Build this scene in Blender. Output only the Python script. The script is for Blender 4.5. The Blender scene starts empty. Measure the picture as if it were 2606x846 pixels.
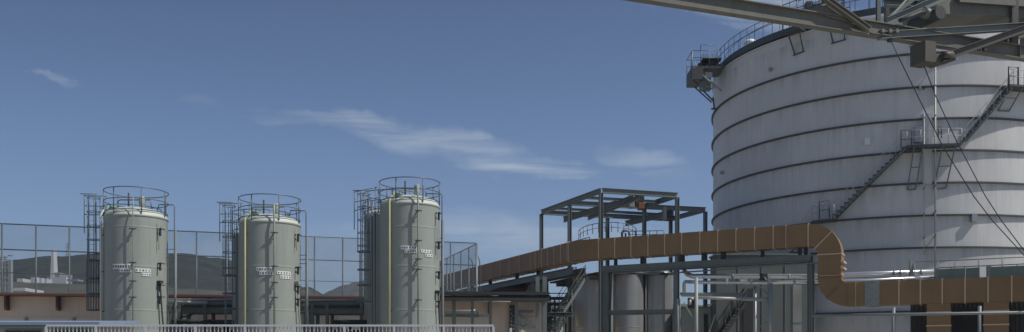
import bpy, bmesh, math, random
from mathutils import Vector, Matrix
random.seed(7)
S = bpy.context.scene
C = S.collection
EYE = 1.7
FX, HX, HY = 2300.0, 1303.0, 930.0      # focal length and horizon measured in the photograph

# ------------------------------------------------------------------ camera
cam = bpy.data.cameras.new('camera'); co = bpy.data.objects.new('camera', cam); C.objects.link(co)
cam.sensor_width = 36; cam.lens = 36*FX/2606; cam.shift_y = (HY-423)/2606
cam.clip_start = 0.1; cam.clip_end = 6000
co.location = (0, 0, EYE); co.rotation_euler = (math.radians(90), 0, 0)
S.camera = co
# ------------------------------------------------------------------ light
S.view_settings.view_transform = 'Standard'; S.view_settings.look = 'None'
S.view_settings.gamma = 1; S.view_settings.use_curve_mapping = False
S.view_settings.exposure = -0.30
EL = math.radians(52)
sd = Vector((0.955, -0.295, 0)).normalized()*math.cos(EL); sd.z = math.sin(EL)
sun = bpy.data.lights.new('sun', 'SUN'); sun.energy = 5.0; sun.angle = math.radians(0.6); sun.color = (1, .95, .88)
so = bpy.data.objects.new('sun', sun); C.objects.link(so)
so.rotation_euler = sd.to_track_quat('Z', 'Y').to_euler(); so.location = (60, -40, 90)

W = bpy.data.worlds.new('World'); S.world = W; W.use_nodes = True
nt = W.node_tree; nt.nodes.clear()
def N(nt, typ, **kw):
    n = nt.nodes.new(typ)
    for k, v in kw.items():
        if k in n.inputs.keys() if isinstance(k, str) else False: n.inputs[k].default_value = v
        else: setattr(n, k, v)
    return n
def mth(nt, op, a, b=None, c=None, clamp=False):
    n = nt.nodes.new('ShaderNodeMath'); n.operation = op; n.use_clamp = clamp
    for i, v in enumerate((a, b, c)):
        if v is None: continue
        if isinstance(v, (int, float)): n.inputs[i].default_value = v
        else: nt.links.new(v, n.inputs[i])
    return n.outputs[0]
sky = nt.nodes.new('ShaderNodeTexSky'); sky.sky_type = 'NISHITA'; sky.sun_disc = False
sky.sun_elevation = EL; sky.sun_rotation = math.atan2(sd.x, sd.y)
sky.air_density = 1.0; sky.dust_density = 1.0; sky.ozone_density = 3.0; sky.altitude = 0
bg = nt.nodes.new('ShaderNodeBackground'); bg.inputs[1].default_value = 0.15
wo = nt.nodes.new('ShaderNodeOutputWorld')
tc = nt.nodes.new('ShaderNodeTexCoord'); sx = nt.nodes.new('ShaderNodeSeparateXYZ'); nt.links.new(tc.outputs['Generated'], sx.inputs[0])
yy = mth(nt, 'MAXIMUM', sx.outputs[1], 0.05)
U = mth(nt, 'DIVIDE', sx.outputs[0], yy); V = mth(nt, 'DIVIDE', sx.outputs[2], yy)     # tangents of azimuth and height
cb = nt.nodes.new('ShaderNodeCombineXYZ'); nt.links.new(U, cb.inputs[0]); nt.links.new(V, cb.inputs[1])
rot = nt.nodes.new('ShaderNodeMapping'); rot.inputs['Rotation'].default_value = (0, 0, math.radians(14)); rot.inputs['Scale'].default_value = (3.2, 26, 1)
nt.links.new(cb.outputs[0], rot.inputs[0])
ns = nt.nodes.new('ShaderNodeTexNoise'); ns.inputs['Scale'].default_value = 1.6; ns.inputs['Detail'].default_value = 9; ns.inputs['Roughness'].default_value = 0.55
ns.inputs['Distortion'].default_value = 0.6; nt.links.new(rot.outputs[0], ns.inputs['Vector'])
wn = nt.nodes.new('ShaderNodeTexNoise'); wn.inputs['Scale'].default_value = 9; wn.inputs['Detail'].default_value = 8; wn.inputs['Roughness'].default_value = .65; nt.links.new(cb.outputs[0], wn.inputs['Vector'])
wv = nt.nodes.new('ShaderNodeSeparateColor'); nt.links.new(wn.outputs[1], wv.inputs[0])
Uw = mth(nt, 'ADD', U, mth(nt, 'MULTIPLY_ADD', wv.outputs[0], .16, -.08)); Vw = mth(nt, 'ADD', V, mth(nt, 'MULTIPLY_ADD', wv.outputs[1], .05, -.025))
wob = mth(nt, 'MULTIPLY_ADD', wv.outputs[2], 1.2, -0.6)
tot = None
for (px, py, hl, hh, slope, amt) in [(870, 310, 230, 18, .12, .55), (1040, 345, 150, 34, .26, .9), (1190, 385, 150, 36, .24, .9), (1320, 425, 150, 20, .06, .9), (1650, 408, 100, 30, .12, .55),
                                     (165, 195, 58, 9, .25, .5), (515, 262, 50, 16, .0, .25), (1300, 605, 260, 60, .05, .75), (1960, 20, 200, 50, .15, .8), (850, 640, 300, 50, 0, .45)]:
    a, b = (px-HX)/FX, (HY-py)/FX
    du = mth(nt, 'SUBTRACT', Uw, a)
    dv = mth(nt, 'MULTIPLY_ADD', du, slope, mth(nt, 'SUBTRACT', Vw, b))
    e = mth(nt, 'ADD', mth(nt, 'POWER', mth(nt, 'ABSOLUTE', mth(nt, 'DIVIDE', du, hl/FX)), 2), mth(nt, 'POWER', mth(nt, 'ABSOLUTE', mth(nt, 'DIVIDE', dv, hh/FX)), 2))
    m = mth(nt, 'MULTIPLY', mth(nt, 'SUBTRACT', 1.15, mth(nt, 'ADD', mth(nt, 'MULTIPLY', e, .55), wob), clamp=True), amt)
    tot = m if tot is None else mth(nt, 'MAXIMUM', tot, m)
nr = nt.nodes.new('ShaderNodeMapRange'); nr.inputs[1].default_value = .38; nr.inputs[2].default_value = .70; nt.links.new(ns.outputs[0], nr.inputs[0])
cl = mth(nt, 'MULTIPLY', mth(nt, 'MULTIPLY', tot, nr.outputs[0]), .78, clamp=True)
mx = nt.nodes.new('ShaderNodeMix'); mx.data_type = 'RGBA'; nt.links.new(cl, mx.inputs[0])
hs = nt.nodes.new('ShaderNodeHueSaturation'); hs.inputs['Saturation'].default_value = 1.0; nt.links.new(sky.outputs[0], hs.inputs['Color'])
gr = nt.nodes.new('ShaderNodeMapRange'); gr.inputs[1].default_value = .12; gr.inputs[2].default_value = .42; gr.inputs[3].default_value = .94; gr.inputs[4].default_value = .62
nt.links.new(V, gr.inputs[0]); tint = nt.nodes.new('ShaderNodeVectorMath'); tint.operation = 'SCALE'; nt.links.new(hs.outputs[0], tint.inputs[0]); nt.links.new(gr.outputs[0], tint.inputs['Scale'])
tint2 = nt.nodes.new('ShaderNodeVectorMath'); tint2.operation = 'MULTIPLY'; nt.links.new(tint.outputs[0], tint2.inputs[0]); tint2.inputs[1].default_value = (.70, .74, .87)
nt.links.new(tint2.outputs[0], mx.inputs[6]); mx.inputs[7].default_value = (4.7, 5.25, 5.75, 1)
nt.links.new(mx.outputs[2], bg.inputs[0]); nt.links.new(bg.outputs[0], wo.inputs[0])

# ------------------------------------------------------------------ materials
def mat(name, col, rough=.55, metal=0, var=.12, scale=1.5, streak=0, streak_col=None, cyl=None, bump=0, spec=.4, grain=0):
    m = bpy.data.materials.new(name); m.use_nodes = True; t = m.node_tree
    p = t.nodes['Principled BSDF']; p.inputs['Roughness'].default_value = rough; p.inputs['Metallic'].default_value = metal
    p.inputs['Specular IOR Level'].default_value = spec
    tc = t.nodes.new('ShaderNodeTexCoord'); vec0 = tc.outputs['Object']
    oi = t.nodes.new('ShaderNodeObjectInfo'); of = t.nodes.new('ShaderNodeVectorMath'); of.operation = 'MULTIPLY_ADD'
    t.links.new(oi.outputs['Location'], of.inputs[0]); of.inputs[1].default_value = (.73, .61, .47); t.links.new(vec0, of.inputs[2]); vec = of.outputs[0]      # wear differs from thing to thing
    n1 = t.nodes.new('ShaderNodeTexNoise'); n1.inputs['Scale'].default_value = scale; n1.inputs['Detail'].default_value = 6; n1.inputs['Roughness'].default_value = .62
    t.links.new(vec, n1.inputs['Vector'])
    f = mth(t, 'MULTIPLY_ADD', n1.outputs[0], 2*var, 1-var)
    if grain:
        n3 = t.nodes.new('ShaderNodeTexNoise'); n3.inputs['Scale'].default_value = scale*12; n3.inputs['Detail'].default_value = 3; t.links.new(vec, n3.inputs['Vector'])
        f = mth(t, 'MULTIPLY', f, mth(t, 'MULTIPLY_ADD', n3.outputs[0], 2*grain, 1-grain))
    if cyl:      # plates of a welded shell, unrolled round its own axis
        R, wp, hp, dv, z0 = cyl
        s = t.nodes.new('ShaderNodeSeparateXYZ'); t.links.new(vec0, s.inputs[0])
        th = mth(t, 'MULTIPLY', mth(t, 'ARCTAN2', s.outputs[1], s.outputs[0]), R)
        c = t.nodes.new('ShaderNodeCombineXYZ'); t.links.new(th, c.inputs[0]); t.links.new(mth(t, 'SUBTRACT', s.outputs[2], z0), c.inputs[1])
        b = t.nodes.new('ShaderNodeTexBrick'); b.inputs['Scale'].default_value = 1; b.inputs['Brick Width'].default_value = wp; b.inputs['Row Height'].default_value = hp
        b.inputs['Mortar Size'].default_value = .018; b.inputs['Mortar Smooth'].default_value = .4; b.offset = .37
        b.inputs['Color1'].default_value = (1-dv,)*3+(1,); b.inputs['Color2'].default_value = (1+dv,)*3+(1,); b.inputs['Mortar'].default_value = (1-dv*1.2,)*3+(1,)
        t.links.new(c.outputs[0], b.inputs['Vector']); r = t.nodes.new('ShaderNodeSeparateColor'); t.links.new(b.outputs[0], r.inputs[0])
        f = mth(t, 'MULTIPLY', f, r.outputs[0])
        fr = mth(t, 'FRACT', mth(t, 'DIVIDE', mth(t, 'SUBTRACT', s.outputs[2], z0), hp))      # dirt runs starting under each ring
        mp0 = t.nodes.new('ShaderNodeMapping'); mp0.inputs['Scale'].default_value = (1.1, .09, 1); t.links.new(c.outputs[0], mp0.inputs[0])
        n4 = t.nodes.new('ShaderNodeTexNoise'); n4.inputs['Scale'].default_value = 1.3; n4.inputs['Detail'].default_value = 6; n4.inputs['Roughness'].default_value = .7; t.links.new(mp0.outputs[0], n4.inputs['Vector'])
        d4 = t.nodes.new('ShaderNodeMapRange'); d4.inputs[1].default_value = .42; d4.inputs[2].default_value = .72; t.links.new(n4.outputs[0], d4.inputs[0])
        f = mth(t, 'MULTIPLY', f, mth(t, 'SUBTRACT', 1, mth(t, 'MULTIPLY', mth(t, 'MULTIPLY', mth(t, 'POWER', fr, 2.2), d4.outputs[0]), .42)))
    mult = t.nodes.new('ShaderNodeVectorMath'); mult.operation = 'SCALE'; mult.inputs[0].default_value = col[:3]; t.links.new(f, mult.inputs['Scale'])
    out = mult.outputs[0]
    if streak:
        mp = t.nodes.new('ShaderNodeMapping'); mp.inputs['Scale'].default_value = (2.2, 2.2, .12); t.links.new(vec, mp.inputs[0])
        n2 = t.nodes.new('ShaderNodeTexNoise'); n2.inputs['Scale'].default_value = 1.6; n2.inputs['Detail'].default_value = 7; n2.inputs['Roughness'].default_value = .7; t.links.new(mp.outputs[0], n2.inputs['Vector'])
        mr = t.nodes.new('ShaderNodeMapRange'); mr.inputs[1].default_value = .5; mr.inputs[2].default_value = .78; mr.inputs[4].default_value = streak; t.links.new(n2.outputs[0], mr.inputs[0])
        mi = t.nodes.new('ShaderNodeMix'); mi.data_type = 'RGBA'; t.links.new(mr.outputs[0], mi.inputs[0]); t.links.new(out, mi.inputs[6])
        mi.inputs[7].default_value = (streak_col or (col[0]*.35, col[1]*.33, col[2]*.3)) + (1,)
        out = mi.outputs[2]
    t.links.new(out, p.inputs['Base Color'])
    if bump:
        bp = t.nodes.new('ShaderNodeBump'); bp.inputs['Strength'].default_value = bump; bp.inputs['Distance'].default_value = .02; t.links.new(n1.outputs[0], bp.inputs['Height']); t.links.new(bp.outputs[0], p.inputs['Normal'])
    return m
M = dict(
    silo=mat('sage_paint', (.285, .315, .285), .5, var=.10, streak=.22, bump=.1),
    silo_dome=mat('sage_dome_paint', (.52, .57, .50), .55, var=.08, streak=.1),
    steel=mat('grey_green_steel', (.165, .19, .18), .5, var=.18, scale=2, streak=.2),
    rail=mat('blue_grey_galvanised', (.13, .155, .175), .45, .3, var=.15),
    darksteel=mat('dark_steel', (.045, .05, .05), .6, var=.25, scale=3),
    lightsteel=mat('pale_green_steel', (.30, .33, .30), .5, var=.15, streak=.25),
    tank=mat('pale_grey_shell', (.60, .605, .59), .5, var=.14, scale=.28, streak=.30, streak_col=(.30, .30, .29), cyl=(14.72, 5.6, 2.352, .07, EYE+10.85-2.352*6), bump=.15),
    tankdark=mat('tank_band_paint', (.075, .08, .085), .6, var=.2),
    walk=mat('tank_walkway_steel', (.07, .08, .085), .55, var=.2, scale=2),
    duct=mat('brown_duct_cladding', (.26, .165, .08), .46, .12, var=.30, scale=.55, streak=.24, streak_col=(.14, .075, .04), grain=.06, bump=.5),
    seam=mat('tan_duct_flange', (.60, .46, .32), .5, var=.12),
    sleeve=mat('grey_duct_sleeve', (.26, .28, .27), .7, var=.45, scale=4, bump=.8),
    silver=mat('silver_lagging', (.78, .78, .78), .28, .85, var=.06),
    greypipe=mat('grey_pipe_paint', (.42, .42, .41), .45, .1, var=.12, streak=.15),
    white=mat('white_paint', (.78, .80, .80), .5, var=.05),
    railwhite=mat('white_railing_paint', (.55, .57, .58), .5, var=.07),
    beige=mat('beige_render', (.72, .58, .46), .85, var=.07, scale=.4, streak=.18, grain=.04),
    cream=mat('cream_panel', (.68, .62, .52), .7, var=.06, scale=.6, streak=.12),
    brownroof=mat('rusty_brown_roof', (.22, .125, .10), .7, var=.25, scale=1.2),
    brownmetal=mat('brown_gutter', (.09, .055, .04), .6, var=.2),
    blueroof=mat('blue_sheet_roof', (.22, .28, .38), .5, var=.12, streak=.15),
    yellow=mat('yellowed_pipe', (.50, .50, .26), .5, var=.22, scale=.9, streak=.45, streak_col=(.32, .22, .12)),
    paleyellow=mat('cream_pipe', (.56, .56, .46), .5, var=.15, scale=.9, streak=.2),
    ink=mat('black_lettering', (.03, .03, .03), .6, var=.1),
    plate=mat('white_sign_plate', (.80, .82, .80), .5, var=.04),
    crane=mat('tan_green_crane_paint', (.145, .145, .122), .55, var=.28, scale=1.6, streak=.45, streak_col=(.09, .06, .04), grain=.04),
    craneb=mat('brown_crane_box_paint', (.09, .082, .065), .55, var=.14, scale=1.2, streak=.2),
    concrete=mat('concrete', (.36, .36, .34), .9, var=.14, scale=.8, streak=.2, grain=.06),
    ground=mat('yard_ground', (.36, .342, .30), .95, var=.25, scale=.2, grain=.1),
    dark=mat('shed_interior_shade', (.045, .05, .05), .7, var=.2, streak=.1),  # dark tone stands in for the shadowed inside of the shed
    glass=mat('dark_window_glass', (.03, .035, .04), .12, var=.1),
    vat=mat('dull_grey_tank_metal', (.38, .39, .39), .36, .55, var=.1, streak=.2),
    annex_shade=mat('grey_green_wall_shade', (.125, .145, .14), .7, var=.12, scale=.6, streak=.25),  # wall tone that also stands in for shade on the tank foot
    steelmid=mat('mid_grey_paint', (.22, .235, .235), .5, var=.15, streak=.15),
    orange=mat('red_oxide_hoist', (.26, .095, .055), .6, var=.2),
    trunk=mat('bark', (.07, .05, .035), .9, var=.3, scale=4),
    leaf=mat('broadleaf_green', (.05, .08, .03), .8, var=.5, scale=.8),
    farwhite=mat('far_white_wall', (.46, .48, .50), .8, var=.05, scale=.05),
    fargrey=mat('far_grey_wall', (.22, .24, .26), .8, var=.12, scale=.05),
    wire=mat('steel_wire_rope', (.03, .03, .035), .5, var=.1),
    green=mat('mid_green_panel', (.24, .30, .25), .6, var=.12, streak=.25),
)
def hillmat(name, a, b, sc):
    m = bpy.data.materials.new(name); m.use_nodes = True; t = m.node_tree; p = t.nodes['Principled BSDF']; p.inputs['Roughness'].default_value = .95; p.inputs['Specular IOR Level'].default_value = .1
    tc = t.nodes.new('ShaderNodeTexCoord'); n = t.nodes.new('ShaderNodeTexNoise'); n.inputs['Scale'].default_value = sc; n.inputs['Detail'].default_value = 8; n.inputs['Roughness'].default_value = .7
    t.links.new(tc.outputs['Object'], n.inputs['Vector']); r = t.nodes.new('ShaderNodeValToRGB'); r.color_ramp.elements[0].position = .38; r.color_ramp.elements[1].position = .62
    r.color_ramp.elements[0].color = a+(1,); r.color_ramp.elements[1].color = b+(1,); t.links.new(n.outputs[0], r.inputs[0]); t.links.new(r.outputs[0], p.inputs['Base Color']); return m
M['hill'] = hillmat('wooded_hillside', (.010, .016, .014), (.03, .04, .028), .06)
M['hillgrass'] = hillmat('scrub_hillside', (.045, .055, .045), (.10, .10, .085), .05)
def netmat():
    m = bpy.data.materials.new('fine_netting'); m.use_nodes = True; t = m.node_tree; p = t.nodes['Principled BSDF']
    p.inputs['Base Color'].default_value = (.12, .14, .15, 1); p.inputs['Roughness'].default_value = .8
    tr = t.nodes.new('ShaderNodeBsdfTransparent'); mi = t.nodes.new('ShaderNodeMixShader')
    tc = t.nodes.new('ShaderNodeTexCoord'); n = t.nodes.new('ShaderNodeTexNoise'); n.inputs['Scale'].default_value = .5; t.links.new(tc.outputs['Object'], n.inputs['Vector'])
    t.links.new(mth(t, 'MULTIPLY_ADD', n.outputs[0], .10, .08), mi.inputs[0])
    t.links.new(tr.outputs[0], mi.inputs[1]); t.links.new(p.outputs[0], mi.inputs[2]); t.links.new(mi.outputs[0], t.nodes['Material Output'].inputs[0]); return m
M['net'] = netmat()

# ------------------------------------------------------------------ helpers
def P(px, py, Z): return Vector(((px-HX)/FX*Z, Z, EYE+(HY-py)/FX*Z))
def PZ(px, z, Z): return Vector(((px-HX)/FX*Z, Z, z))
def tag(o, label=None, cat=None, group=None, kind=None):
    if label: o['label'] = label
    if cat: o['category'] = cat
    if group: o['group'] = group
    if kind: o['kind'] = kind
    return o
def thing(name, loc, label, cat, group=None):
    o = bpy.data.objects.new(name, None); C.objects.link(o); o.location = loc; o.empty_display_size = .3
    return tag(o, label, cat, group)
def origin(o):
    v = Vector((0, 0, 0))
    while o is not None: v = v+o.location; o = o.parent
    return v
class MB:
    def __init__(s): s.b = bmesh.new()
    def quadbox(s, c):      # c: 8 corners, lower ring then upper ring
        v = [s.b.verts.new(p) for p in c]
        for f in ((3, 2, 1, 0), (4, 5, 6, 7), (0, 1, 5, 4), (1, 2, 6, 5), (2, 3, 7, 6), (3, 0, 4, 7)): s.b.faces.new([v[i] for i in f])
        return s
    def box(s, x0, x1, y0, y1, z0, z1):
        return s.quadbox([Vector(p) for p in ((x0, y0, z0), (x1, y0, z0), (x1, y1, z0), (x0, y1, z0), (x0, y0, z1), (x1, y0, z1), (x1, y1, z1), (x0, y1, z1))])
    def bar(s, p, q, w, h=None, up=None):     # rectangular bar; w sideways, h along up
        h = w if h is None else h; p = Vector(p); q = Vector(q); d = (q-p).normalized()
        up = Vector(up) if up else (Vector((0, 0, 1)) if abs(d.z) < .9 else Vector((0, 1, 0)))
        sd_ = d.cross(up).normalized(); u = sd_.cross(d).normalized()
        a, b = sd_*w/2, u*h/2
        return s.quadbox([p-a-b, p+a-b, q+a-b, q-a-b, p-a+b, p+a+b, q+a+b, q-a+b])
    def hbeam(s, p, q, w, h, t=None, up=None):
        t = t or max(.012, h*.07); p = Vector(p); q = Vector(q); d = (q-p).normalized()
        up = Vector(up) if up else (Vector((0, 0, 1)) if abs(d.z) < .9 else Vector((0, 1, 0)))
        sd_ = d.cross(up).normalized(); u = sd_.cross(d).normalized()
        s.bar(p, q, t, h-2*t, u); o = u*(h/2-t/2)
        s.bar(p+o, q+o, w, t, u); s.bar(p-o, q-o, w, t, u); return s
    def tube(s, pts, r, n=8, cap=True, closed=False):
        pts = [Vector(p) for p in pts]; rs = r if isinstance(r, (list, tuple)) else [r]*len(pts)
        rings = []; prev = None; L = len(pts)
        for i, p in enumerate(pts):
            if closed: d = (pts[(i+1) % L]-pts[i-1])
            else: d = pts[min(i+1, L-1)]-pts[max(i-1, 0)]
            d.normalize()
            if prev is None:
                a = Vector((0, 0, 1)) if abs(d.z) < .9 else Vector((1, 0, 0)); prev = a
            u = (prev-d*prev.dot(d))
            if u.length < 1e-4: u = Vector((1, 0, 0))-d*d.x
            u.normalize(); prev = u; w = d.cross(u)
            rings.append([s.b.verts.new(p+(u*math.cos(k*2*math.pi/n)+w*math.sin(k*2*math.pi/n))*rs[i]) for k in range(n)])
        for i in range(L if closed else L-1):
            A, B = rings[i], rings[(i+1) % L]
            for k in range(n):
                f = s.b.faces.new([A[k], A[(k+1) % n], B[(k+1) % n], B[k]]); f.smooth = n > 5
        if cap and not closed: s.b.faces.new(rings[0][::-1]); s.b.faces.new(rings[-1])
        return s
    def ring(s, c, R, r, n=48, a0=0, a1=2*math.pi, m=6):
        full = abs(a1-a0-2*math.pi) < 1e-6; k = n if full else n+1
        return s.tube([(c[0]+R*math.cos(a0+(a1-a0)*i/n), c[1]+R*math.sin(a0+(a1-a0)*i/n), c[2]) for i in range(k)], r, m, closed=full)
    def lathe(s, c, prof, n=64, smooth=True, capb=False, capt=False):
        rr = []
        for (r, z) in prof: rr.append([s.b.verts.new((c[0]+r*math.cos(k*2*math.pi/n), c[1]+r*math.sin(k*2*math.pi/n), z)) for k in range(n)])
        for A, B in zip(rr, rr[1:]):
            for k in range(n):
                f = s.b.faces.new([A[k], A[(k+1) % n], B[(k+1) % n], B[k]]); f.smooth = smooth
        if capb: s.b.faces.new(rr[0][::-1])
        if capt: s.b.faces.new(rr[-1])
        return s
    def arc_slab(s, c, r0, r1, a0, a1, z0, z1, n=12):      # curved slab; z0,z1 numbers or (start,end)
        z0 = z0 if isinstance(z0, tuple) else (z0, z0); z1 = z1 if isinstance(z1, tuple) else (z1, z1)
        R = []
        for i in range(n+1):
            t = i/n; a = a0+(a1-a0)*t; zl = z0[0]+(z0[1]-z0[0])*t; zh = z1[0]+(z1[1]-z1[0])*t; ca, sa = math.cos(a), math.sin(a)
            R.append([s.b.verts.new((c[0]+r*ca, c[1]+r*sa, z)) for r, z in ((r0, zl), (r1, zl), (r1, zh), (r0, zh))])
        for A, B in zip(R, R[1:]):
            for k in range(4): s.b.faces.new([A[k], B[k], B[(k+1) % 4], A[(k+1) % 4]])
        s.b.faces.new(R[0]); s.b.faces.new(R[-1][::-1]); return s
    def prism(s, poly, off):
        a = [s.b.verts.new(p) for p in poly]; b = [s.b.verts.new(Vector(p)+Vector(off)) for p in poly]; n = len(a)
        s.b.faces.new(a[::-1]); s.b.faces.new(b)
        for i in range(n): s.b.faces.new([a[i], a[(i+1) % n], b[(i+1) % n], b[i]])
        return s
    def build(s, name, m, parent=None, bevel=0, label=None):
        bmesh.ops.recalc_face_normals(s.b, faces=s.b.faces)
        if parent is not None:
            o0 = origin(parent); bmesh.ops.translate(s.b, verts=s.b.verts, vec=-o0)
        me = bpy.data.meshes.new(name); s.b.to_mesh(me); s.b.free(); me.materials.append(M[m])
        o = bpy.data.objects.new(name, me); C.objects.link(o)
        if parent is not None: o.parent = parent
        if bevel:
            md = o.modifiers.new('bevel', 'BEVEL'); md.width = bevel; md.segments = 2; md.limit_method = 'ANGLE'
        if label: o['label'] = label
        return o
def hit(px, py, c, r):      # camera ray onto a vertical cylinder, near side: returns angle, height
    t = (px-HX)/FX; A = 1+t*t; B = -2*(t*c[0]+c[1]); D = B*B-4*A*(c[0]**2+c[1]**2-r*r)
    Z = (-B-math.sqrt(max(D, 0)))/(2*A)
    return math.atan2(Z-c[1], t*Z-c[0]), EYE+(HY-py)/FX*Z
def cp(c, r, a, z): return Vector((c[0]+r*math.cos(a), c[1]+r*math.sin(a), z))

# ------------------------------------------------------------------ ground and hills
MB().box(-2500, 2500, -300, 3000, -1, 0).build('ground', 'ground')['kind'] = 'structure'
def lerp(prof, x):
    if x <= prof[0][0]: return prof[0][1]
    for (a, b), (c, d) in zip(prof, prof[1:]):
        if x <= c:
            t = (x-a)/(c-a); return b+(d-b)*t
    return prof[-1][1]
from mathutils import noise as NZ
def ridge(name, prof, Zr, depth, m, px0, px1, nx, amp, seed):
    b = bmesh.new(); rows = []
    ny = 26
    for j in range(ny+1):
        v = j/ny; y = Zr-depth+2*depth*v*0.75; s_ = math.sin(min(1, (y-(Zr-depth))/depth)*math.pi/2) if y < Zr else max(0, 1-((y-Zr)/(depth*.6))**2)
        row = []
        for i in range(nx+1):
            px = px0+(px1-px0)*i/nx; x = (px-HX)/FX*Zr
            h = EYE+(HY-lerp(prof, px))/FX*Zr
            n1 = NZ.fractal(Vector((x*.02+seed, y*.02, 0)), 1, 2, 5)*amp + NZ.noise(Vector((x*.16, y*.16, seed)))*amp*.18
            row.append(b.verts.new((x, y, max(-2, (h+n1)*s_-.5))))
        rows.append(row)
    for A, B in zip(rows, rows[1:]):
        for i in range(nx):
            f = b.faces.new([A[i], A[i+1], B[i+1], B[i]]); f.smooth = False
    me = bpy.data.meshes.new(name); b.to_mesh(me); b.free(); me.materials.append(M[m]); o = bpy.data.objects.new(name, me); C.objects.link(o); o['kind'] = 'structure'
ridge('hills', [(-500, 790), (20, 745), (45, 714), (80, 692), (115, 676), (150, 666), (190, 661), (240, 660), (300, 653), (400, 649), (480, 651), (560, 658), (595, 666), (640, 688), (700, 715), (770, 736), (800, 738), (830, 752), (870, 775), (1200, 800), (2600, 830)],
      900, 330, 'hill', -500, 2400, 420, 3.0, 3)
ridge('far_hills', [(-400, 745), (40, 752), (700, 770), (820, 762), (845, 750), (870, 739), (905, 725), (950, 716), (1010, 722), (1100, 745), (1200, 765), (2600, 800)],
      1500, 400, 'hillgrass', -400, 2600, 300, 5.0, 11)
ridge('foothills', [(-400, 715), (0, 722), (60, 718), (150, 723), (260, 724), (420, 730), (600, 742), (730, 734), (790, 736), (815, 748), (860, 768), (1100, 790), (2600, 820)],
      420, 130, 'hillgrass', -400, 2000, 260, .8, 21)

# far works on the slope
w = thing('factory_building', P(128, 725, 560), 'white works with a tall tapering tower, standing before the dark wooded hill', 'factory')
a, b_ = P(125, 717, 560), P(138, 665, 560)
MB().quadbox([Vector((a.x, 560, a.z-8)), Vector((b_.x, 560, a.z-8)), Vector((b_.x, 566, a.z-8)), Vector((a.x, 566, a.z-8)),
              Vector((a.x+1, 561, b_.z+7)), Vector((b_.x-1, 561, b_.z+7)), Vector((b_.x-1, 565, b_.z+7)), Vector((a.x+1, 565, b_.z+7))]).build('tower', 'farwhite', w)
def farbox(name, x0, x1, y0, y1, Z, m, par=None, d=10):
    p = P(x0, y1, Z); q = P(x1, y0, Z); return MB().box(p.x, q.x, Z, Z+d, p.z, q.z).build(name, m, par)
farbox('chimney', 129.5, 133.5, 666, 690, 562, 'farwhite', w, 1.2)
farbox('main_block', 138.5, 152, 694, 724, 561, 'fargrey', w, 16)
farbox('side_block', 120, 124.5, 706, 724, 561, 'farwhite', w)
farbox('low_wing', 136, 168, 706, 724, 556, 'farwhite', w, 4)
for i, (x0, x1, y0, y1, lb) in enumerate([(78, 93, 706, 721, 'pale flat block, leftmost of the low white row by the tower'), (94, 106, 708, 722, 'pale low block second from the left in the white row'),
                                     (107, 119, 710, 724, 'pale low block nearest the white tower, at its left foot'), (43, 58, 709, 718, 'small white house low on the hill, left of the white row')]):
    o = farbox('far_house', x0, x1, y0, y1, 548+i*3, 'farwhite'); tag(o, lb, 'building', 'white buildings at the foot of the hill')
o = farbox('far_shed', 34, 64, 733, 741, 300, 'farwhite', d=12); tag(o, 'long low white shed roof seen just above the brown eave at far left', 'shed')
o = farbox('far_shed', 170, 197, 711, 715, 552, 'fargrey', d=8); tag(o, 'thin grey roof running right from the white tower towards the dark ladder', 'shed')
# grey lattice stack, far left
t = thing('process_tower', PZ(18, 0, 200), 'grey lattice process tower with a square stack at the far left edge', 'tower')
m = MB(); p = P(20, 740, 200); q = P(28, 648, 200)
m.box(p.x, q.x, 200, 200.8, 0, q.z-1.2)
m.ring((P(24, 0, 200).x, 200.4, q.z-.2), .42, .12, 16); m.build('stack', 'fargrey', t)
m = MB()
for px in (-14, 0, 13):
    for Z in (200, 203): m.bar(PZ(px, 0, Z), P(px, 655, Z), .22)
for py in (655, 662, 671, 682, 695, 708, 722):
    m.bar(P(-14, py, 200), P(20, py, 200), .2); m.bar(P(-14, py, 203), P(20, py, 203), .2)
for i, py in enumerate((671, 695, 720)): m.bar(P(-14, py, 200), P(13, py-18, 200), .14)
m.build('lattice_frame', 'fargrey', t)
# faint power pylon
t = thing('power_pylon', PZ(171, 0, 1000), 'faint thin transmission pylon standing on the hill crest behind the netting', 'pylon')
m = MB(); x = P(171, 0, 1000).x; z0 = P(0, 665, 1000).z; z1 = P(0, 618, 1000).z
for s_ in (-1, 1):
    for d in (0, 4): m.bar((x+s_*2.4, 1000+d, z0-6), (x+s_*.5, 1001.6, z1), .35)
for k, zz in enumerate((.35, .55, .75, .92)):
    z = z0+(z1-z0)*zz; m.bar((x-4.0+k*.4, 1001.5, z), (x+4.0-k*.4, 1001.5, z), .35)
m.build('lattice_mast', 'fargrey', t)

# ------------------------------------------------------------------ tall netting fence
A0 = Vector((-37.2, 65.6, 0)); A1 = Vector((-3.0, 76.1, 0)); AL = A0+(A0-A1)*.12; AB = Vector((-7.9, 92.0, 0))
def net_fence(name, p, q, n, label, zs, post_r=.06):
    t = thing(name, p, label, 'fence')
    for i in range(n+1):
        b = p.lerp(q, i/n); MB().tube([b, b+Vector((0, 0, zs[0]))], post_r, 8).build('post', 'rail', t)
    for z in zs[1:] + zs[:1]:
        MB().tube([p+Vector((0, 0, z-.02)), q+Vector((0, 0, z-.02))], .045 if z > 10 else .028, 6).build('rail', 'rail', t)
    m = MB(); d = (q-p).normalized().cross(Vector((0, 0, 1)))*.07
    m.bar(p+Vector((0, 0, zs[0]/2))+d, q+Vector((0, 0, zs[0]/2))+d, .012, zs[0]-.1); m.build('netting', 'net', t)
net_fence('netting_fence', AL, A1, 18, 'tall see-through netting fence on thin posts running behind the silos', [12.0, 10.14, 8.45, 7.0])
net_fence('netting_fence', A1+Vector((.05, .3, 0)), AB, 6, 'return run of tall netting slanting away from the corner right of the tallest silo', [12.0, 8.5, 7.3])
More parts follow.
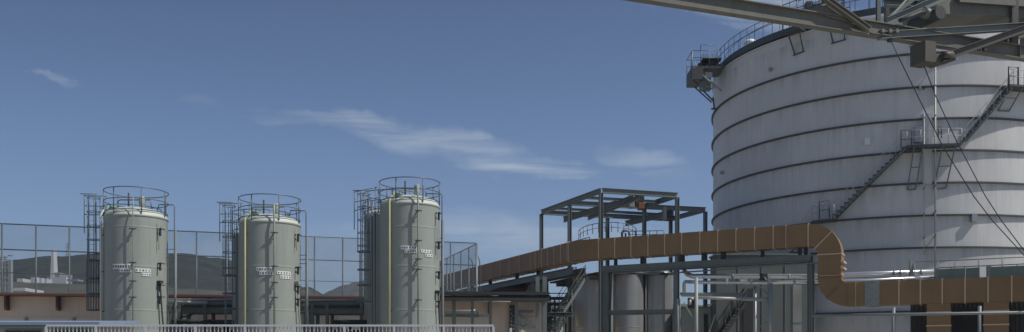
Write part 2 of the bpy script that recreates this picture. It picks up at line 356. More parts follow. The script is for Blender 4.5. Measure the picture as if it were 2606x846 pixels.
t = thing('bent_pole', PZ(1217, 0, 78), 'pair of thin crook-topped poles right of the netting fence corner', 'pole')
for px, py in ((1203, 656), (1221, 650)):
    p = P(px, py, 78); MB().tube([(p.x, 78, 0), (p.x, 78, p.z-.6), (p.x-.1, 78, p.z-.2), (p.x-.35, 78, p.z)], .045, 6).build('pole', 'rail', t)

# ------------------------------------------------------------------ beige building
t = thing('long_building', (-20, 63, 0), 'long low beige building with rusty brown eave behind the green silos', 'building')
Q0 = Vector((-44, 60.5, 0)); Q1 = Vector((2.2, 66.6, 0)); dq = (Q1-Q0).normalized(); nq = Vector((dq.y, -dq.x, 0))
H = 6.42
MB().bar(Q0-nq*4+Vector((0, 0, H/2)), Q1-nq*4+Vector((0, 0, H/2)), 8, H).build('wall', 'beige', t)
m = MB(); m.prism([Q0+nq*.75+Vector((0, 0, H+.02)), Q0+nq*.75+Vector((0, 0, H+.2)), Q0-nq*4+Vector((0, 0, H+.55)), Q0-nq*8.6+Vector((0, 0, H+.1))], (Q1-Q0)); r = m.build('roof', 'brownroof', t)
MB().bar(Q0+nq*.83+Vector((0, 0, H+.06)), Q1+nq*.83+Vector((0, 0, H+.06)), .14, .13).build('gutter', 'brownmetal', r)
L = (Q1-Q0).length
def q_at(px):       # building length position seen at px
    tt = (px-HX)/FX; k = (tt*Q0.y-Q0.x)/(dq.x-tt*dq.y); return k
for px in (23, 153, 327, 537, 834, 1000, 1245):
    k = q_at(px); c = Q0+dq*k+nq*.35
    MB().bar(c+Vector((0, 0, H-.02)), c+Vector((0, 0, H-.98)), .14, .6, nq).build('eave_bracket', 'brownmetal', t)
for (x0, x1) in [(-90, -4), (0, 62), (73, 184), (194, 247), (455, 520), (524, 528), (771, 781), (783, 794), (798, 832), (860, 925), (1130, 1150), (1160, 1196), (1206, 1243), (1318, 1362)]:
    k0, k1 = q_at(x0), q_at(x1); zt = EYE+(HY-809)/FX*61.8 if x0 < 300 else EYE+(HY-803)/FX*64
    a, b = Q0+dq*k0+nq*.03, Q0+dq*k1+nq*.03
    MB().bar(a+Vector((0, 0, zt-.9)), b+Vector((0, 0, zt-.9)), .06, 1.8).build('wall_panel', 'cream', t)
for px in (67.5, 189):
    k = q_at(px); c = Q0+dq*k+nq*.05; MB().bar(c+Vector((0, 0, 3.3)), c+Vector((0, 0, 5.0)), .3, .1, dq).build('wall_pier', 'concrete', t)

# ------------------------------------------------------------------ blue-roofed shed and white railing
t = thing('low_shed', (-19, 38, 0), 'low shed with pale blue sheet roof edge in the bottom left corner', 'shed')
zt = EYE+(HY-820)/FX*37
MB().prism([(-26, 37, zt-.13), (-26, 37, zt), (-26, 41, zt+.25), (-26, 41, zt+.1)], (9.1, .0, 0)).build('roof', 'blueroof', t)
MB().box(-25.8, -17.2, 37.3, 40.8, 0, zt-.05).build('wall', 'concrete', t)
MB().bar((-25.9, 37.22, zt-.2), (-17.1, 37.22, zt-.2), .1, .07).build('fascia', 'lightsteel', t)
for x in (-25.1, -22.9, -20.85, -18.9):
    f = MB().box(x-.06, x+1.45, 37.24, 37.29, 1.6, zt-.3).build('window', 'steel', t)
    MB().box(x, x+.66, 37.215, 37.235, 1.7, zt-.36).build('pane', 'glass', f); MB().box(x+.73, x+1.39, 37.215, 37.235, 1.7, zt-.36).build('pane', 'glass', f)

t = thing('metal_railing', (-9, 35, 0), 'white painted baluster railing along the bottom edge in front of the silos', 'railing')
x0 = (118-HX)/FX*35; x1 = (1256-HX)/FX*35; zr = EYE+(HY-829)/FX*35
MB().box(x0-.3, x1+.2, 34.9, 35.25, 0, zr-1.25).build('base_wall', 'concrete', t)
MB().bar((x0, 35, zr), (x1, 35, zr), .08, .075).build('top_rail', 'railwhite', t)
MB().bar((x0, 35, zr-1.08), (x1, 35, zr-1.08), .05, .05).build('bottom_rail', 'railwhite', t)
nb = 9
for i in range(nb+1):
    x = x0+(x1-x0)*i/nb; MB().bar((x, 35, zr-1.25), (x, 35, zr-.04), .085).build('post', 'railwhite', t)
    if i < nb:
        m = MB(); w_ = (x1-x0)/nb; k = int(w_/.148)
        for j in range(1, k): m.bar((x+w_*j/k, 35, zr-1.06), (x+w_*j/k, 35, zr-.03), .032)
        m.build('baluster_panel', 'railwhite', t)
# black/grey items just behind the railing
t = thing('parked_kei_truck', PZ(245, 0, 44), 'dark low truck cab roof peeping over the railing by the left silo', 'truck')
m = MB(); p = PZ(240, 0, 46); m.box(p.x-.3, p.x+1.0, 46, 47.6, .4, EYE+(HY-823)/FX*46); m.build('cab', 'darksteel', t, .12)
MB().box(p.x+1.1, p.x+3.2, 46, 47.6, .6, 1.1).build('flatbed', 'steel', t, .03)
for xx in (p.x+.2, p.x+2.6): MB().tube([(xx, 45.95, .3), (xx, 46.2, .3)], .3, 20).build('wheel', 'ink', t)

# ------------------------------------------------------------------ silos
def plate_sign(t, c, R, px0, px1, py0, py1, cells, label):
    a0, z1 = hit(px0, py0, c, R); a1, z0 = hit(px1, py1, c, R)
    s_ = MB().arc_slab(c, R+.01, R+.03, a0, a1, z0, z1, 8).build('sign_plate', 'plate', t, label=label)
    m = MB(); wa = (a1-a0)/cells; h = z1-z0; rnd = random.Random(int(px0*7+py0))
    for i in range(cells):       # dense printed characters: strokes inside each cell
        b0 = a0+wa*(i+.17); b1 = a0+wa*(i+.83); k = rnd.choice((0, 1, 2, 3, 1))
        zl, zh = z0+h*.24, z1-h*.24; hw = wa*.10
        def hs_(zc, f0=0, f1=1): m.arc_slab(c, R+.03, R+.036, b0+(b1-b0)*f0, b0+(b1-b0)*f1, zc-h*.04, zc+h*.04, 1)
        def vs_(f): m.arc_slab(c, R+.0375, R+.0425, b0+(b1-b0)*f-hw/2, b0+(b1-b0)*f+hw/2, zl, zh, 1)
        if k == 0: hs_(zh-h*.05); hs_((zl+zh)/2); hs_(zl+h*.05); vs_(.12); vs_(.88); vs_(.5)
        elif k == 1: hs_(zh-h*.05); hs_(zl+h*.12); vs_(.5); vs_(.2)
        elif k == 2: vs_(.15); vs_(.5); vs_(.85); hs_((zl+zh)/2)
        else: hs_(zh-h*.1); hs_((zl+zh)/2, .1, .9); vs_(.35); vs_(.75)
    m.build('lettering', 'ink', s_)
def silo(px, Z, R, z_sh, z_dome, rail_z, label, full=True, data=None):
    cx = (px-HX)/FX*Z; c = (cx, Z)
    t = thing('storage_silo', (cx, Z, 0), label, 'silo', 'green vertical storage silos')
    H = z_sh
    prof = [(R, 0)]
    for zs in (2.4, 4.85, 7.35, 9.6):
        if zs < H-.4: prof += [(R, zs-.08), (R, zs-.03), (R+.006, zs-.018), (R+.006, zs+.018), (R, zs+.03), (R, zs+.08)]
    prof += [(R, H-.17), (R, H-.12), (R+.03, H-.1), (R+.03, H-.02), (R, H)]
    MB().lathe(c, prof, 96).build('shell', 'silo', t)
    d = z_dome-H
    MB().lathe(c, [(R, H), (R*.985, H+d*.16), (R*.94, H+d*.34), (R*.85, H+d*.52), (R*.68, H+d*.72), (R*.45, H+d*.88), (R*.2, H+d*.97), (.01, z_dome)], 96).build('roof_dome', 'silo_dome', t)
    # guard rail
    g = MB(); rr = R+.02
    g.ring((cx, Z, rail_z), rr, .030, 72); g.ring((cx, Z, rail_z-.62), rr, .026, 72); g = g.build('guard_rail', 'rail', t)
    for k in range(7):
        a = -math.pi/2-.35+k*2*math.pi/7
        MB().tube([cp(c, rr, a, H+.05), cp(c, rr, a, rail_z)], .032, 6).build('rail_post', 'rail', g)
    MB().ring((cx, Z, H+.28), rr-.05, .03, 72).build('kick_rail', 'rail', g)
    # roof fittings
    MB().tube([(cx-.2, Z-.6, z_dome-.3), (cx-.2, Z-.6, z_dome+.75)], .05, 8).build('vent_pipe', 'darksteel', t)
    MB().tube([(cx-1.0, Z-.2, z_dome-.4), (cx-1.0, Z-.2, z_dome+.35), (cx-.85, Z-.2, z_dome+.42), (cx+.9, Z-.2, z_dome+.42), (cx+1.0, Z-.2, z_dome-.2)], .04, 8).build('roof_pipe', 'rail', t)
    MB().lathe((cx+.45, Z-.3), [(.0, z_dome-.25), (.17, z_dome-.25), (.17, z_dome+.5), (.10, z_dome+.62), (0, z_dome+.62)], 14).build('vent_hood', 'lightsteel', t)
    if not full: return t, c
    D = data
    # valve cluster at left shoulder
    a, z = hit(D['yp'], 520, c, R+.03)
    m = MB(); b0 = cp(c, R-.2, a, 0)
    m.tube([(b0.x, b0.y, H-.1), (b0.x, b0.y, H+.62)], .07, 8)
    m.lathe((b0.x+.25, b0.y+.1), [(.0, H+.05), (.2, H+.05), (.2, H+.12), (.09, H+.14), (.09, H+.5), (.17, H+.52), (.17, H+.6), (0, H+.6)], 14)
    m.tube([(b0.x, b0.y, H+.45), (b0.x+.5, b0.y+.1, H+.45)], .06, 8)
    m.ring((b0.x+.45, b0.y+.1, H+.66), .16, .025, 14); m.build('valve_cluster', 'green', t)
    m = MB(); aa = cp(c, R+.16, a, 0)
    m.tube([(aa.x, aa.y, .3), (aa.x, aa.y, H+.1), (aa.x+.1, aa.y+.25, H+.4)], .055, 8); m.build('fill_pipe', D['ypm'], t)
    m = MB()
    for z in (2.5, 4.8, 7.1, 9.2): m.bar(cp(c, R-.02, a, z), cp(c, R+.17, a, z), .05)
    m.build('pipe_clamp', 'darksteel', t)
    # centre level gauge pipe
    a, z = hit(D['cp'], 640, c, R+.25); m = MB()
    z1 = H+.95; m.tube([cp(c, R+.25, a, EYE+1.6), cp(c, R+.25, a, H-.1), cp(c, R+.15, a, H+.4), cp(c, R+.1, a, z1)], D.get('cr', .03), 8); m.build('level_pipe', 'lightsteel', t)
    for py in D['cb']:
        a2, z = hit(D['cp'], py, c, R+.2)
        m = MB(); m.bar(cp(c, R-.01, a2, z), cp(c, R+.34, a2, z), .07, .07); q = cp(c, R+.27, a2, z); tq = Vector((-math.sin(a2), math.cos(a2), 0)); m.bar(q-tq*.2, q+tq*.2, .05, .06)
        m.bar(cp(c, R+.02, a2, z-.25), cp(c, R+.26, a2, z-.02), .03, .05); m.build('pipe_bracket', 'darksteel', t)
    # right hand clamps, conduit
    a, z = hit(D['rp'], 640, c, R+.1)
    for py in D['rb']:
        a2, z = hit(D['rp'], py, c, R+.05); tq = Vector((-math.sin(a2), math.cos(a2), 0))
        m = MB(); m.bar(cp(c, R, a2, z), cp(c, R+.3, a2, z), .06, .08); q = cp(c, R+.2, a2, z)
        m.bar(q-tq*.02, q+tq*.34, .05, .05); m.bar(q+Vector((0, 0, .03)), q-Vector((0, 0, .42)), .10, .07, tq); m.build('side_bracket', 'darksteel', t)
    m = MB(); z0 = hit(D['rp'], D['vy'], c, R+.12)[1]
    m.tube([cp(c, R+.14, a, H-.3), cp(c, R+.14, a, z0+1.9)], .018, 6)
    m.build('thin_conduit', 'lightsteel', t)
    a3 = a+.07; m = MB(); m.tube([cp(c, R+.16, a3-.03, z0), cp(c, R+.18, a3, z0-.9), cp(c, R+.2, a3+.03, z0-1.8), cp(c, R+.25, a3+.07, z0-2.8), cp(c, R+.25, a3+.08, .4)], .05, 8)
    m.bar(cp(c, R, a3-.03, z0+.04), cp(c, R+.3, a3-.03, z0+.04), .22, .16); m.build('drain_hose', D.get('hose', 'darksteel'), t)
    # right hand standing pipe with bent top
    X = (D['sp']-HX)/FX*Z; z1 = EYE+(HY-D['spy'])/FX*Z
    m = MB(); m.tube([(X, Z, 0), (X, Z, z1-.08), (X-.06, Z, z1), (X-.9, Z, z1+.02), (X-1.0, Z, z1-.3)], .035, 8); m.build('overflow_pipe', 'rail', t)
    X2 = X+.02; m = MB(); m.tube([(X2, Z+.1, 0), (X2, Z+.1, z1-1.5)], .085, 10); m.build('downpipe', 'steel', t)
    m = MB()
    for z in (z1-2.6, z1-3.1, z1-4.6, z1-5.9, z1-7.2): m.bar((cx+R*.98, Z, z), (X+.05, Z, z), .04)
    m.build('tie_bar', 'rail', t)
    # ladder with cage at the left
    X = (D['lx']-HX)/FX*Z; zt = EYE+(HY-D['ly'])/FX*Z; zk = EYE+(HY-D['ky'])/FX*Z
    lad = MB(); lw = .5
    for s_ in (0, 1): lad.bar((X+s_*.42, Z-.5, zk-2.9), (X+s_*.42, Z-.5, zt-.5), .055)
    for k in range(int((zt-zk+2.4)/.28)): lad.bar((X, Z-.5, zk-2.8+k*.28), (X+.42, Z-.5, zk-2.8+k*.28), .014)
    lad = lad.build('ladder', 'rail', t)
    cg = MB(); cc = (X+.12, Z-.15)
    for k in range(5):
        z = zt-.15-k*(zt-zk)/4.6; cg.ring((cc[0], cc[1], z), .36, .022, 20)
    for k in range(5):
        a = math.pi*.25+k*math.pi*1.5/4; cg.tube([(cc[0]+.36*math.cos(a), cc[1]+.36*math.sin(a), zk-.1), (cc[0]+.36*math.cos(a), cc[1]+.36*math.sin(a), zt)], .024, 6)
    cg.build('safety_cage', 'rail', lad)
    if D.get('screen') is None: D['screen'] = 0
    cg = MB()       # slatted lower screen of the ladder
    for k in range(16 if D['screen'] else 3):
        a = k*2*math.pi/(16 if D['screen'] else 3)+.4; cg.tube([(cc[0]+.37*math.cos(a), cc[1]+.37*math.sin(a), zk-3.0), (cc[0]+.37*math.cos(a), cc[1]+.37*math.sin(a), zk-.02)], .02, 5)
    for z in (zk-.05, zk-1.1, zk-2.0, zk-2.95): cg.ring((cc[0], cc[1], z), .37, .035, 20)
    cg.build('cage_screen' if D['screen'] else 'lower_cage', 'rail', lad)
    # bridge from ladder head to rail
    m = MB(); zz = rail_z
    for dz in (-.25, -.85, -1.35): m.tube([(X-.45, Z-.1, zt+.0+dz+.25), (X+.9, Z-.1, zz+dz)], .025, 6)
    for f in (0, .5, .95): m.tube([(X-.45+f*1.3, Z-.1, zt-2.2), (X-.45+f*1.3, Z-.1, zt+.05+(zz-.25-zt)*f)], .026, 6)
    for dx in (.62, .8): m.tube([(X+dx, Z-.3, 1), (X+dx, Z-.3, H+.3)], .04, 6)
    m.tube([(X-.45, Z-.6, zt), (X+.5, Z-.6, zt)], .025, 6)
    m.build('landing_rail', 'rail', t)
    for s in D['signs']: plate_sign(t, c, R, *s)
    return t, c
Zs = 53.0; RS = 1.745
S1 = dict(screen=1, yp=263, ypm='paleyellow', cp=338, cb=(583, 669, 716, 757), rp=403, rb=(583, 671, 726, 756), vy=720, sp=444, spy=522, lx=236, ly=499, ky=662,
          signs=[(288, 332, 673, 684.6, 7, None), (303, 334, 685, 693.5, 5, None), (345, 383, 683.5, 694, 5, None), (360, 383.4, 694.4, 704, 4, None)])
S2 = dict(yp=628, ypm='yellow', cp=698, cb=(593, 678, 720, 758), cr=.055, rp=753, rb=(598, 681, 730, 762), vy=722, hose='lightsteel', sp=779, spy=537, lx=580, ly=520, ky=700,
          signs=[(653, 692, 681, 690.4, 6, None), (660, 695, 690.8, 700, 5, None), (705, 739, 690, 700.5, 5, None), (713, 739.4, 701, 711, 4, None)])
S3 = dict(yp=995, ypm='yellow', cp=1064, cb=(537, 613, 660, 686, 764), cr=.05, rp=1111, rb=(543, 617, 693, 768), vy=745, sp=1125, spy=494, lx=922, ly=490, ky=640,
          signs=[(1020, 1060, 626, 635.6, 6, None), (1030, 1060.3, 636, 644, 5, None), (1071, 1098, 635.6, 645.4, 4, None), (1081, 1099.5, 646, 655, 3, None)])
def zat(py, Z=Zs-1.74): return EYE+(HY-py)/FX*Z
s1, c1 = silo(347, Zs, RS, zat(544), zat(529, Zs), zat(475), 'leftmost green silo, with a cream pipe and a dark hose at its right', True, S1)
s2, c2 = silo(687, Zs, RS, zat(561), zat(547, Zs), zat(494), 'middle green silo, the shortest of the front three, with a rust-streaked yellow pipe', True, S2)
s3, c3 = silo(1043, Zs, RS, zat(514), zat(499, Zs), zat(451), 'tallest green silo, beside the left end of the brown duct', True, S3)
b1 = silo(334.5, 57.3, RS, 10.2, 10.7, 11.6, 'rear silo, only its dark left edge showing behind the leftmost silo', False)
b2 = silo(665, 57.3, RS, 9.85, 10.3, 11.3, 'rear silo, only its dark left edge showing behind the middle silo', False)
b3 = silo(997, 57.3, RS, 11.05, 11.6, 12.5, 'shaded rear silo standing half covered behind the tallest silo', False)

# ------------------------------------------------------------------ pipe rack behind silos
def rack(name, pxs, y_top, Z, label, extra=True, y2=None):
    t = thing(name, PZ(pxs[0], 0, Z), label, 'pipe rack', 'steel pipe racks behind the silos')
    x0 = PZ(pxs[0], 0, Z).x; x1 = PZ(pxs[-1], 0, Z).x; zt = zat(y_top, Z); zl = zat(y2 or y_top+22, Z)
    for px in pxs:
        for dz in (0, 1.6):
            p = PZ(px, 0, Z); MB().hbeam((p.x, Z+dz, 0), (p.x, Z+dz, zt), .2, .2).build('column', 'steel', t)
    for dz in (0, 1.6):
        MB().hbeam((x0-.4, Z+dz, zt), (x1+.4, Z+dz, zt), .18, .22).build('beam', 'steel', t)
        MB().hbeam((x0-.4, Z+dz, zl), (x1+.4, Z+dz, zl), .2, .36).build('beam', 'steel', t)
    for i, (dy, r, mt, zz) in enumerate([(.3, .09, 'greypipe', zt+.2), (.62, .06, 'steel', zt+.18), (1.0, .12, 'darksteel', zt+.22), (.35, .11, 'steel', zl+.3), (.8, .08, 'greypipe', zl+.27), (1.2, .12, 'darksteel', zl+.3)]):
        MB().tube([(x0-.4, Z+dy, zz), (x1+.4, Z+dy, zz)], r, 10).build('pipe', mt, t)
    return t
r1 = rack('pipe_rack', [436, 457, 522, 602], 771, 57.5, 'grey steel pipe rack between the left and middle silos', y2=790)
MB().tube([PZ(430, zat(769, 57), 57), PZ(528, zat(771, 57), 57)], .1, 10).build('lagged_pipe', 'greypipe', r1)
MB().tube([P(463, 806, 57), P(476, 806, 57), P(486, 803, 57), P(492, 797, 57)], .05, 6).build('hose', 'darksteel', r1)
r2 = rack('pipe_rack', [777, 795, 833, 920], 772, 57.5, 'grey steel pipe rack between the middle and tallest silos', y2=792)
def pumpset(px, Z, label, n=3):
    t = thing('pump_skid', PZ(px, 0, Z), label, 'pump set', 'pump sets behind the railing')
    x = PZ(px, 0, Z).x
    MB().box(x-.2, x+2.3, Z, Z+1, 0, .3).build('plinth', 'concrete', t)
    m = MB()
    for i in range(n):
        xx = x+.2+i*.75; m.tube([(xx, Z+.4, .3), (xx, Z+.4, 4.3-.2*i)], .12, 10); m.lathe((xx, Z+.4), [(.0, 2.9), (.24, 2.9), (.24, 3.0), (.12, 3.1), (.12, 3.7), (.24, 3.8), (.24, 3.9), (0, 3.9)], 14)
    m.build('riser_pipe', 'darksteel', t)
    m = MB(); m.tube([(x-.1, Z+.4, 4.4), (x+2.3, Z+.4, 4.4)], .14, 10); m.tube([(x-.1, Z+.2, 3.4), (x+2.3, Z+.2, 3.4)], .09, 10); m.build('manifold', 'darksteel', t)
    m = MB(); m.box(x+.3, x+.8, Z-.1, Z+.25, 2.2, 4.0); m.build('control_box', 'steel', t, .02)
pumpset(535, 56, 'dark pump set with risers between the left and middle silos')
pumpset(560, 59, 'dark pump set farther back, left of the middle silo')
pumpset(848, 56, 'dark pump set with risers left of the tallest silo')
pumpset(880, 58.8, 'dark pump set tucked against the shaded rear silo')
pumpset(436, 55.5, 'dark pump set right beside the leftmost silo', 2)

# ------------------------------------------------------------------ big tank
TC = (32.88, 80.0); TR = 14.72
T = thing('storage_tank', (TC[0], TC[1], 0), 'huge pale grey cylindrical tank with dark stiffening rings and a wrap-around stair', 'tank')
zrim = EYE+25.62
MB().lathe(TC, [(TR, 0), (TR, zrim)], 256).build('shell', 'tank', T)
bands = [22.61, 20.18, 17.84, 15.51, 13.19, 10.85, 8.52, 6.2, 3.9, 1.6]
for h in bands:
    MB().lathe(TC, [(TR-.02, EYE+h-.06), (TR+.17, EYE+h-.06), (TR+.17, EYE+h+.06), (TR-.02, EYE+h+.06)], 256, smooth=False).build('stiffening_ring', 'tankdark', T)
MB().lathe(TC, [(TR-.02, zrim-.12), (TR+.12, zrim-.12), (TR+.12, zrim), (TR-.2, zrim+.02)], 256, smooth=False).build('rim_angle', 'tank', T)
MB().lathe(TC, [(TR-.25, zrim-.1), (TR*.7, zrim+1.2), (TR*.35, zrim+2.1), (.01, zrim+2.5)], 128).build('roof', 'tank', T)
# walkway ring with rail
wk = MB().lathe(TC, [(TR-1.0, zrim+.22), (TR-.05, zrim+.22), (TR-.05, zrim+.76), (TR-1.0, zrim+.76), (TR-1.0, zrim+.22)], 192, smooth=False).build('walkway', 'walk', T)
m = MB()
for k in range(60):
    a = k*2*math.pi/60; m.bar(cp(TC, TR-.12, a, zrim-.05), cp(TC, TR-.12, a, zrim+.3), .1)
m.build('walkway_bracket', 'darksteel', wk)
g = MB(); zr_ = EYE+27.72
for z in (zr_, zr_-.55): g.ring((TC[0], TC[1], z), TR-.08, .032, 160)
g.ring((TC[0], TC[1], zr_), TR-.95, .028, 160)
g = g.build('guard_rail', 'rail', T)
m = MB(); k2 = 96
for k in range(k2):
    a = k*2*math.pi/k2; m.tube([cp(TC, TR-.04, a, zrim+.22), cp(TC, TR-.08, a, zr_)], .026, 5)
    if k % 2: m.tube([cp(TC, TR-.95, a, zrim+.7), cp(TC, TR-.95, a, zr_)], .022, 5)
tag(m.build('rail_posts', 'rail', g), kind='stuff')
# white roof vents
for px, py in ((1909, 106),):
    a, z = hit(px, py, TC, TR-1.6)
    MB().lathe(cp(TC, TR-1.6, a, 0)[:2], [(.25, zrim+.2), (.25, z-.3), (.55, z-.28), (.55, z-.1), (.4, z+.08), (0, z+.16)], 20).build('roof_vent', 'white', T)
# left side platform
a_l = hit(1822, 180, TC, TR)[0]
xo = P(1757, 0, 78).x; xi = P(1822, 0, 78).x; zd = EYE+(HY-176)/FX*78
pf = MB().box(xo, xi+.5, 77.2, 79.6, zd-.2, zd).build('side_platform', 'walk', T)
m = MB().prism([(xo-.05, 77.2, zd-.2), (xo+.95, 77.2, zd-1.15), (xo-.1, 77.2, zd-1.15)], (0, .12, 0)); m.box(xo-.08, xo+.9, 77.0, 79.4, zd-1.2, zd-.21)
m.build('cable_box', 'walk', pf)
m = MB()
for yv in (77.2, 79.6):
    for f in (0, .33, .66, 1): m.tube([(xo+(xi-xo)*f, yv, zd), (xo+(xi-xo)*f, yv, zd+1.3)], .03, 6)
    for dz in (1.3, .7): m.tube([(xo, yv, zd+dz), (xi, yv, zd+dz)], .028, 6)
m.tube([(xo, 77.2, zd+1.3), (xo, 79.6, zd+1.3)], .03, 6); m.tube([(xo-.15, 77.1, zd-1.1), (xo-.02, 77.1, zd+1.25)], .06, 6)
xm = P(1783, 0, 78).x; m.tube([(xm, 78, zd), (xm, 78, zd+2.05), (xm+1.3, 78, zd+2.1)], .035, 6)
for k in range(9): m.tube([(xm+.2+k*.13, 78.4, zd+.3), (xm+.2+k*.13, 78.4, zd+1.45)], .02, 5)
m.build('platform_rail', 'rail', pf)
m = MB()
m.bar((xo+.1, 77.1, zd-.15), (xi+.35, 77.4, zd-2.1), .1, .14); m.build('pale_strut', 'lightsteel', pf)
m = MB()
m.bar((xo+.05, 77.3, zd-1.15), (xi-.25, 78, zd-2.75), .1); m.bar((xo+.6, 79.3, zd-1.15), (xi-.15, 79.0, zd-2.6), .1)
m.bar((xi-.3, 77.8, zd-2.5), (xi-.18, 77.8, zd-3.5), .12); m.bar((xi-.45, 77.8, zd-3.5), (xi-.02, 77.8, zd-3.5), .12); m.build('strut', 'walk', pf)
m = MB()
m.lathe((xm+.45, 78.6), [(0, zd), (.22, zd), (.22, zd+.5), (.3, zd+.55), (.3, zd+.7), (0, zd+.75)], 14); m.tube([(xm+.1, 78, zd+.45), (xi+.4, 78.3, zd+.45)], .09, 8)
m.box(xm-.2, xm+.1, 77.9, 78.4, zd, zd+.5); m.box(xm+.7, xm+1.1, 77.7, 78.4, zd, zd+.6); m.box(xm+.1, xi+.4, 77.5, 78.9, zd+.72, zd+.8)
m.build('valve_cluster', 'darksteel', pf)
m = MB(); m.box(xm-.1, xm+.8, 77.6, 78.2, zd-1.9, zd-.5); m.build('junction_box', 'steel', pf)
MB().ring((xm+.75, 77.7, zd-1.7), .35, .05, 16).build('hose_reel', 'greypipe', pf); MB().box(xm+.3, xm+.9, 77.5, 77.6, zd-.9, zd-.45).build('name_board', 'greypipe', pf)
# roof-top stair head and machinery near the girder
a0 = hit(2000, 20, TC, TR-1.3)[0]; a1 = hit(2150, 20, TC, TR-1.3)[0]
hd = MB().arc_slab(TC, TR-3.0, TR-.95, a0, a1, zrim+.8, zrim+1.0, 8).build('stair_head', 'walk', T)
m = MB()
for k in range(9):
    a = a0+(a1-a0)*k/8
    for r in (TR-.95, TR-2.9): m.tube([cp(TC, r, a, zrim+1), cp(TC, r, a, zrim+3.9)], .035, 6)
for z in (2.2, 3.1, 3.9): m.arc_slab(TC, TR-.98, TR-.93, a0, a1, zrim+z-.03, zrim+z+.03, 8); m.arc_slab(TC, TR-2.93, TR-2.88, a0, a1, zrim+z-.03, zrim+z+.03, 8)
m.bar(cp(TC, TR-.95, a0, zrim+2.9), cp(TC, TR-.95, a0+(a1-a0)/8*1.2, zrim+1.2), .05)
m.build('head_frame', 'rail', hd)
m = MB(); am = a0+(a1-a0)*.5
for k, (f, w_, z0_, z1_) in enumerate([(.35, .5, 1.0, 3.0), (.5, .7, 1.0, 2.6), (.65, .4, 1.0, 3.3)]):
    q = cp(TC, TR-1.9, a0+(a1-a0)*f, 0); m.box(q.x-w_/2, q.x+w_/2, q.y-.3, q.y+.3, zrim+z0_, zrim+z1_)
m.tube([cp(TC, TR-1.5, a0+(a1-a0)*.25, zrim+2.4), cp(TC, TR-1.5, a0+(a1-a0)*.8, zrim+2.1)], .15, 10)
m.build('machinery', 'darksteel', hd)
m = MB().arc_slab(TC, TR-.9, TR+.05, hit(2165, 50, TC, TR)[0], hit(2260, 50, TC, TR)[0], zrim+.02, zrim+.2, 6); m.build('rim_plate', 'white', T)
# side stair: flights, landings, rails
def flight(T, pA, pB, n, name='stair_flight'):
    (a0, z0), (a1, z1) = hit(*pA, TC, TR+.5), hit(*pB, TC, TR+.5)
    f = MB()
    f.arc_slab(TC, TR+.9, TR+.93, a0, a1, (z0-.22, z1-.22), (z0-.02, z1-.02), 14)
    f.arc_slab(TC, TR+.10, TR+.13, a0, a1, (z0-.22, z1-.22), (z0-.02, z1-.02), 14)
    f = f.build(name, 'steel', T)
    for i in range(n):
        t_ = (i+.5)/n; a = a0+(a1-a0)*t_; z = z0+(z1-z0)*t_; da = abs(a1-a0)/n*.5
        MB().arc_slab(TC, TR+.14, TR+.98, a-da, a+da, z-.02, z+.05, 1).build('tread', 'walk', f)
    m = MB()
    for r in (TR+.95,):
        for dz, q in ((1.0, .022), (.55, .016)): m.tube([cp(TC, r, a0+(a1-a0)*i/14, z0+(z1-z0)*i/14+dz) for i in range(15)], q, 5)
        for i in range(0, 15, 2): a = a0+(a1-a0)*i/14; z = z0+(z1-z0)*i/14; m.tube([cp(TC, r, a, z), cp(TC, r, a, z+1.0)], .018, 5)
    m.build('handrail', 'greypipe', f); return a0, z0, a1, z1
def landing(pxa, pxb, py, post=True, w=1.0):
    a0, z = hit(pxa, py, TC, TR+w); a1, _ = hit(pxb, py, TC, TR+w)
    l = MB().arc_slab(TC, TR+.08, TR+w, a0, a1, z-.14, z, 8).build('landing', 'walk', T)
    m = MB(); n = 5
    for dz in (1.05, .55): m.tube([cp(TC, TR+w-.03, a0+(a1-a0)*i/8, z+dz) for i in range(9)], .024, 6)
    for i in range(n): a = a0+(a1-a0)*i/(n-1); m.tube([cp(TC, TR+w-.03, a, z), cp(TC, TR+w-.03, a, z+1.05)], .026, 6)
    m.build('landing_rail', 'greypipe', l)
    return l, a0, a1, z
flight(T, (2010, 658), (2066, 572), 9)
l0, *_ = landing(2066, 2122, 562)
flight(T, (2122, 554), (2306, 374), 18)
l1, la0, la1, lz = landing(2308, 2448, 370, w=1.15)
flight(T, (2450, 362), (2568, 222), 17)
l2, lb0, lb1, lz2 = landing(2570, 2700, 214, w=1.15)
def gate(l, pxa, pxb, pya, pyb, mt='darksteel', r=.04, w=1.1):
    (a0, z1), (a1, z0) = hit(pxa, pya, TC, TR+w), hit(pxb, pyb, TC, TR+w)
    MB().tube([cp(TC, TR+w, a0, z0), cp(TC, TR+w, a0, z1), cp(TC, TR+w, a1, z1), cp(TC, TR+w, a1, z0)], r, 6).tube([cp(TC, TR+w, a0, (z0+z1)/2), cp(TC, TR+w, a1, (z0+z1)/2)], r*.7, 6).build('gate_frame', mt, l)
gate(l0, 2085, 2111, 514, 556); gate(l1, 2293, 2320, 333, 377); gate(l1, 2388, 2396, 322, 352); gate(l2, 2567, 2591, 171, 218, r=.06)
# braces under the middle and upper landings
for l, zz, dz in ((l1, lz, 3.0), (l2, lz2, 1.6)):
    (A, B) = (la0, la1) if l is l1 else (lb0, lb1)
    for (f0, f1) in (((.10, .26), (.62, .86)) if l is l1 else ((.02, .22), (.6, .8))):
        m = MB(); pts = []
        for f in (f0, f1):
            a = A+(B-A)*f; m.bar(cp(TC, TR+1.0, a+.008, zz-.14), cp(TC, TR+.06, a-.012, zz-dz), .07); pts.append(a)
        m.bar(cp(TC, TR+.10, pts[0]-.012, zz-dz), cp(TC, TR+.10, pts[1]-.012, zz-dz), .09)
        m.bar(cp(TC, TR+.55, pts[0], zz-dz*.5), cp(TC, TR+.55, pts[1], zz-dz*.5), .06); m.build('brace_frame', 'steel', l)
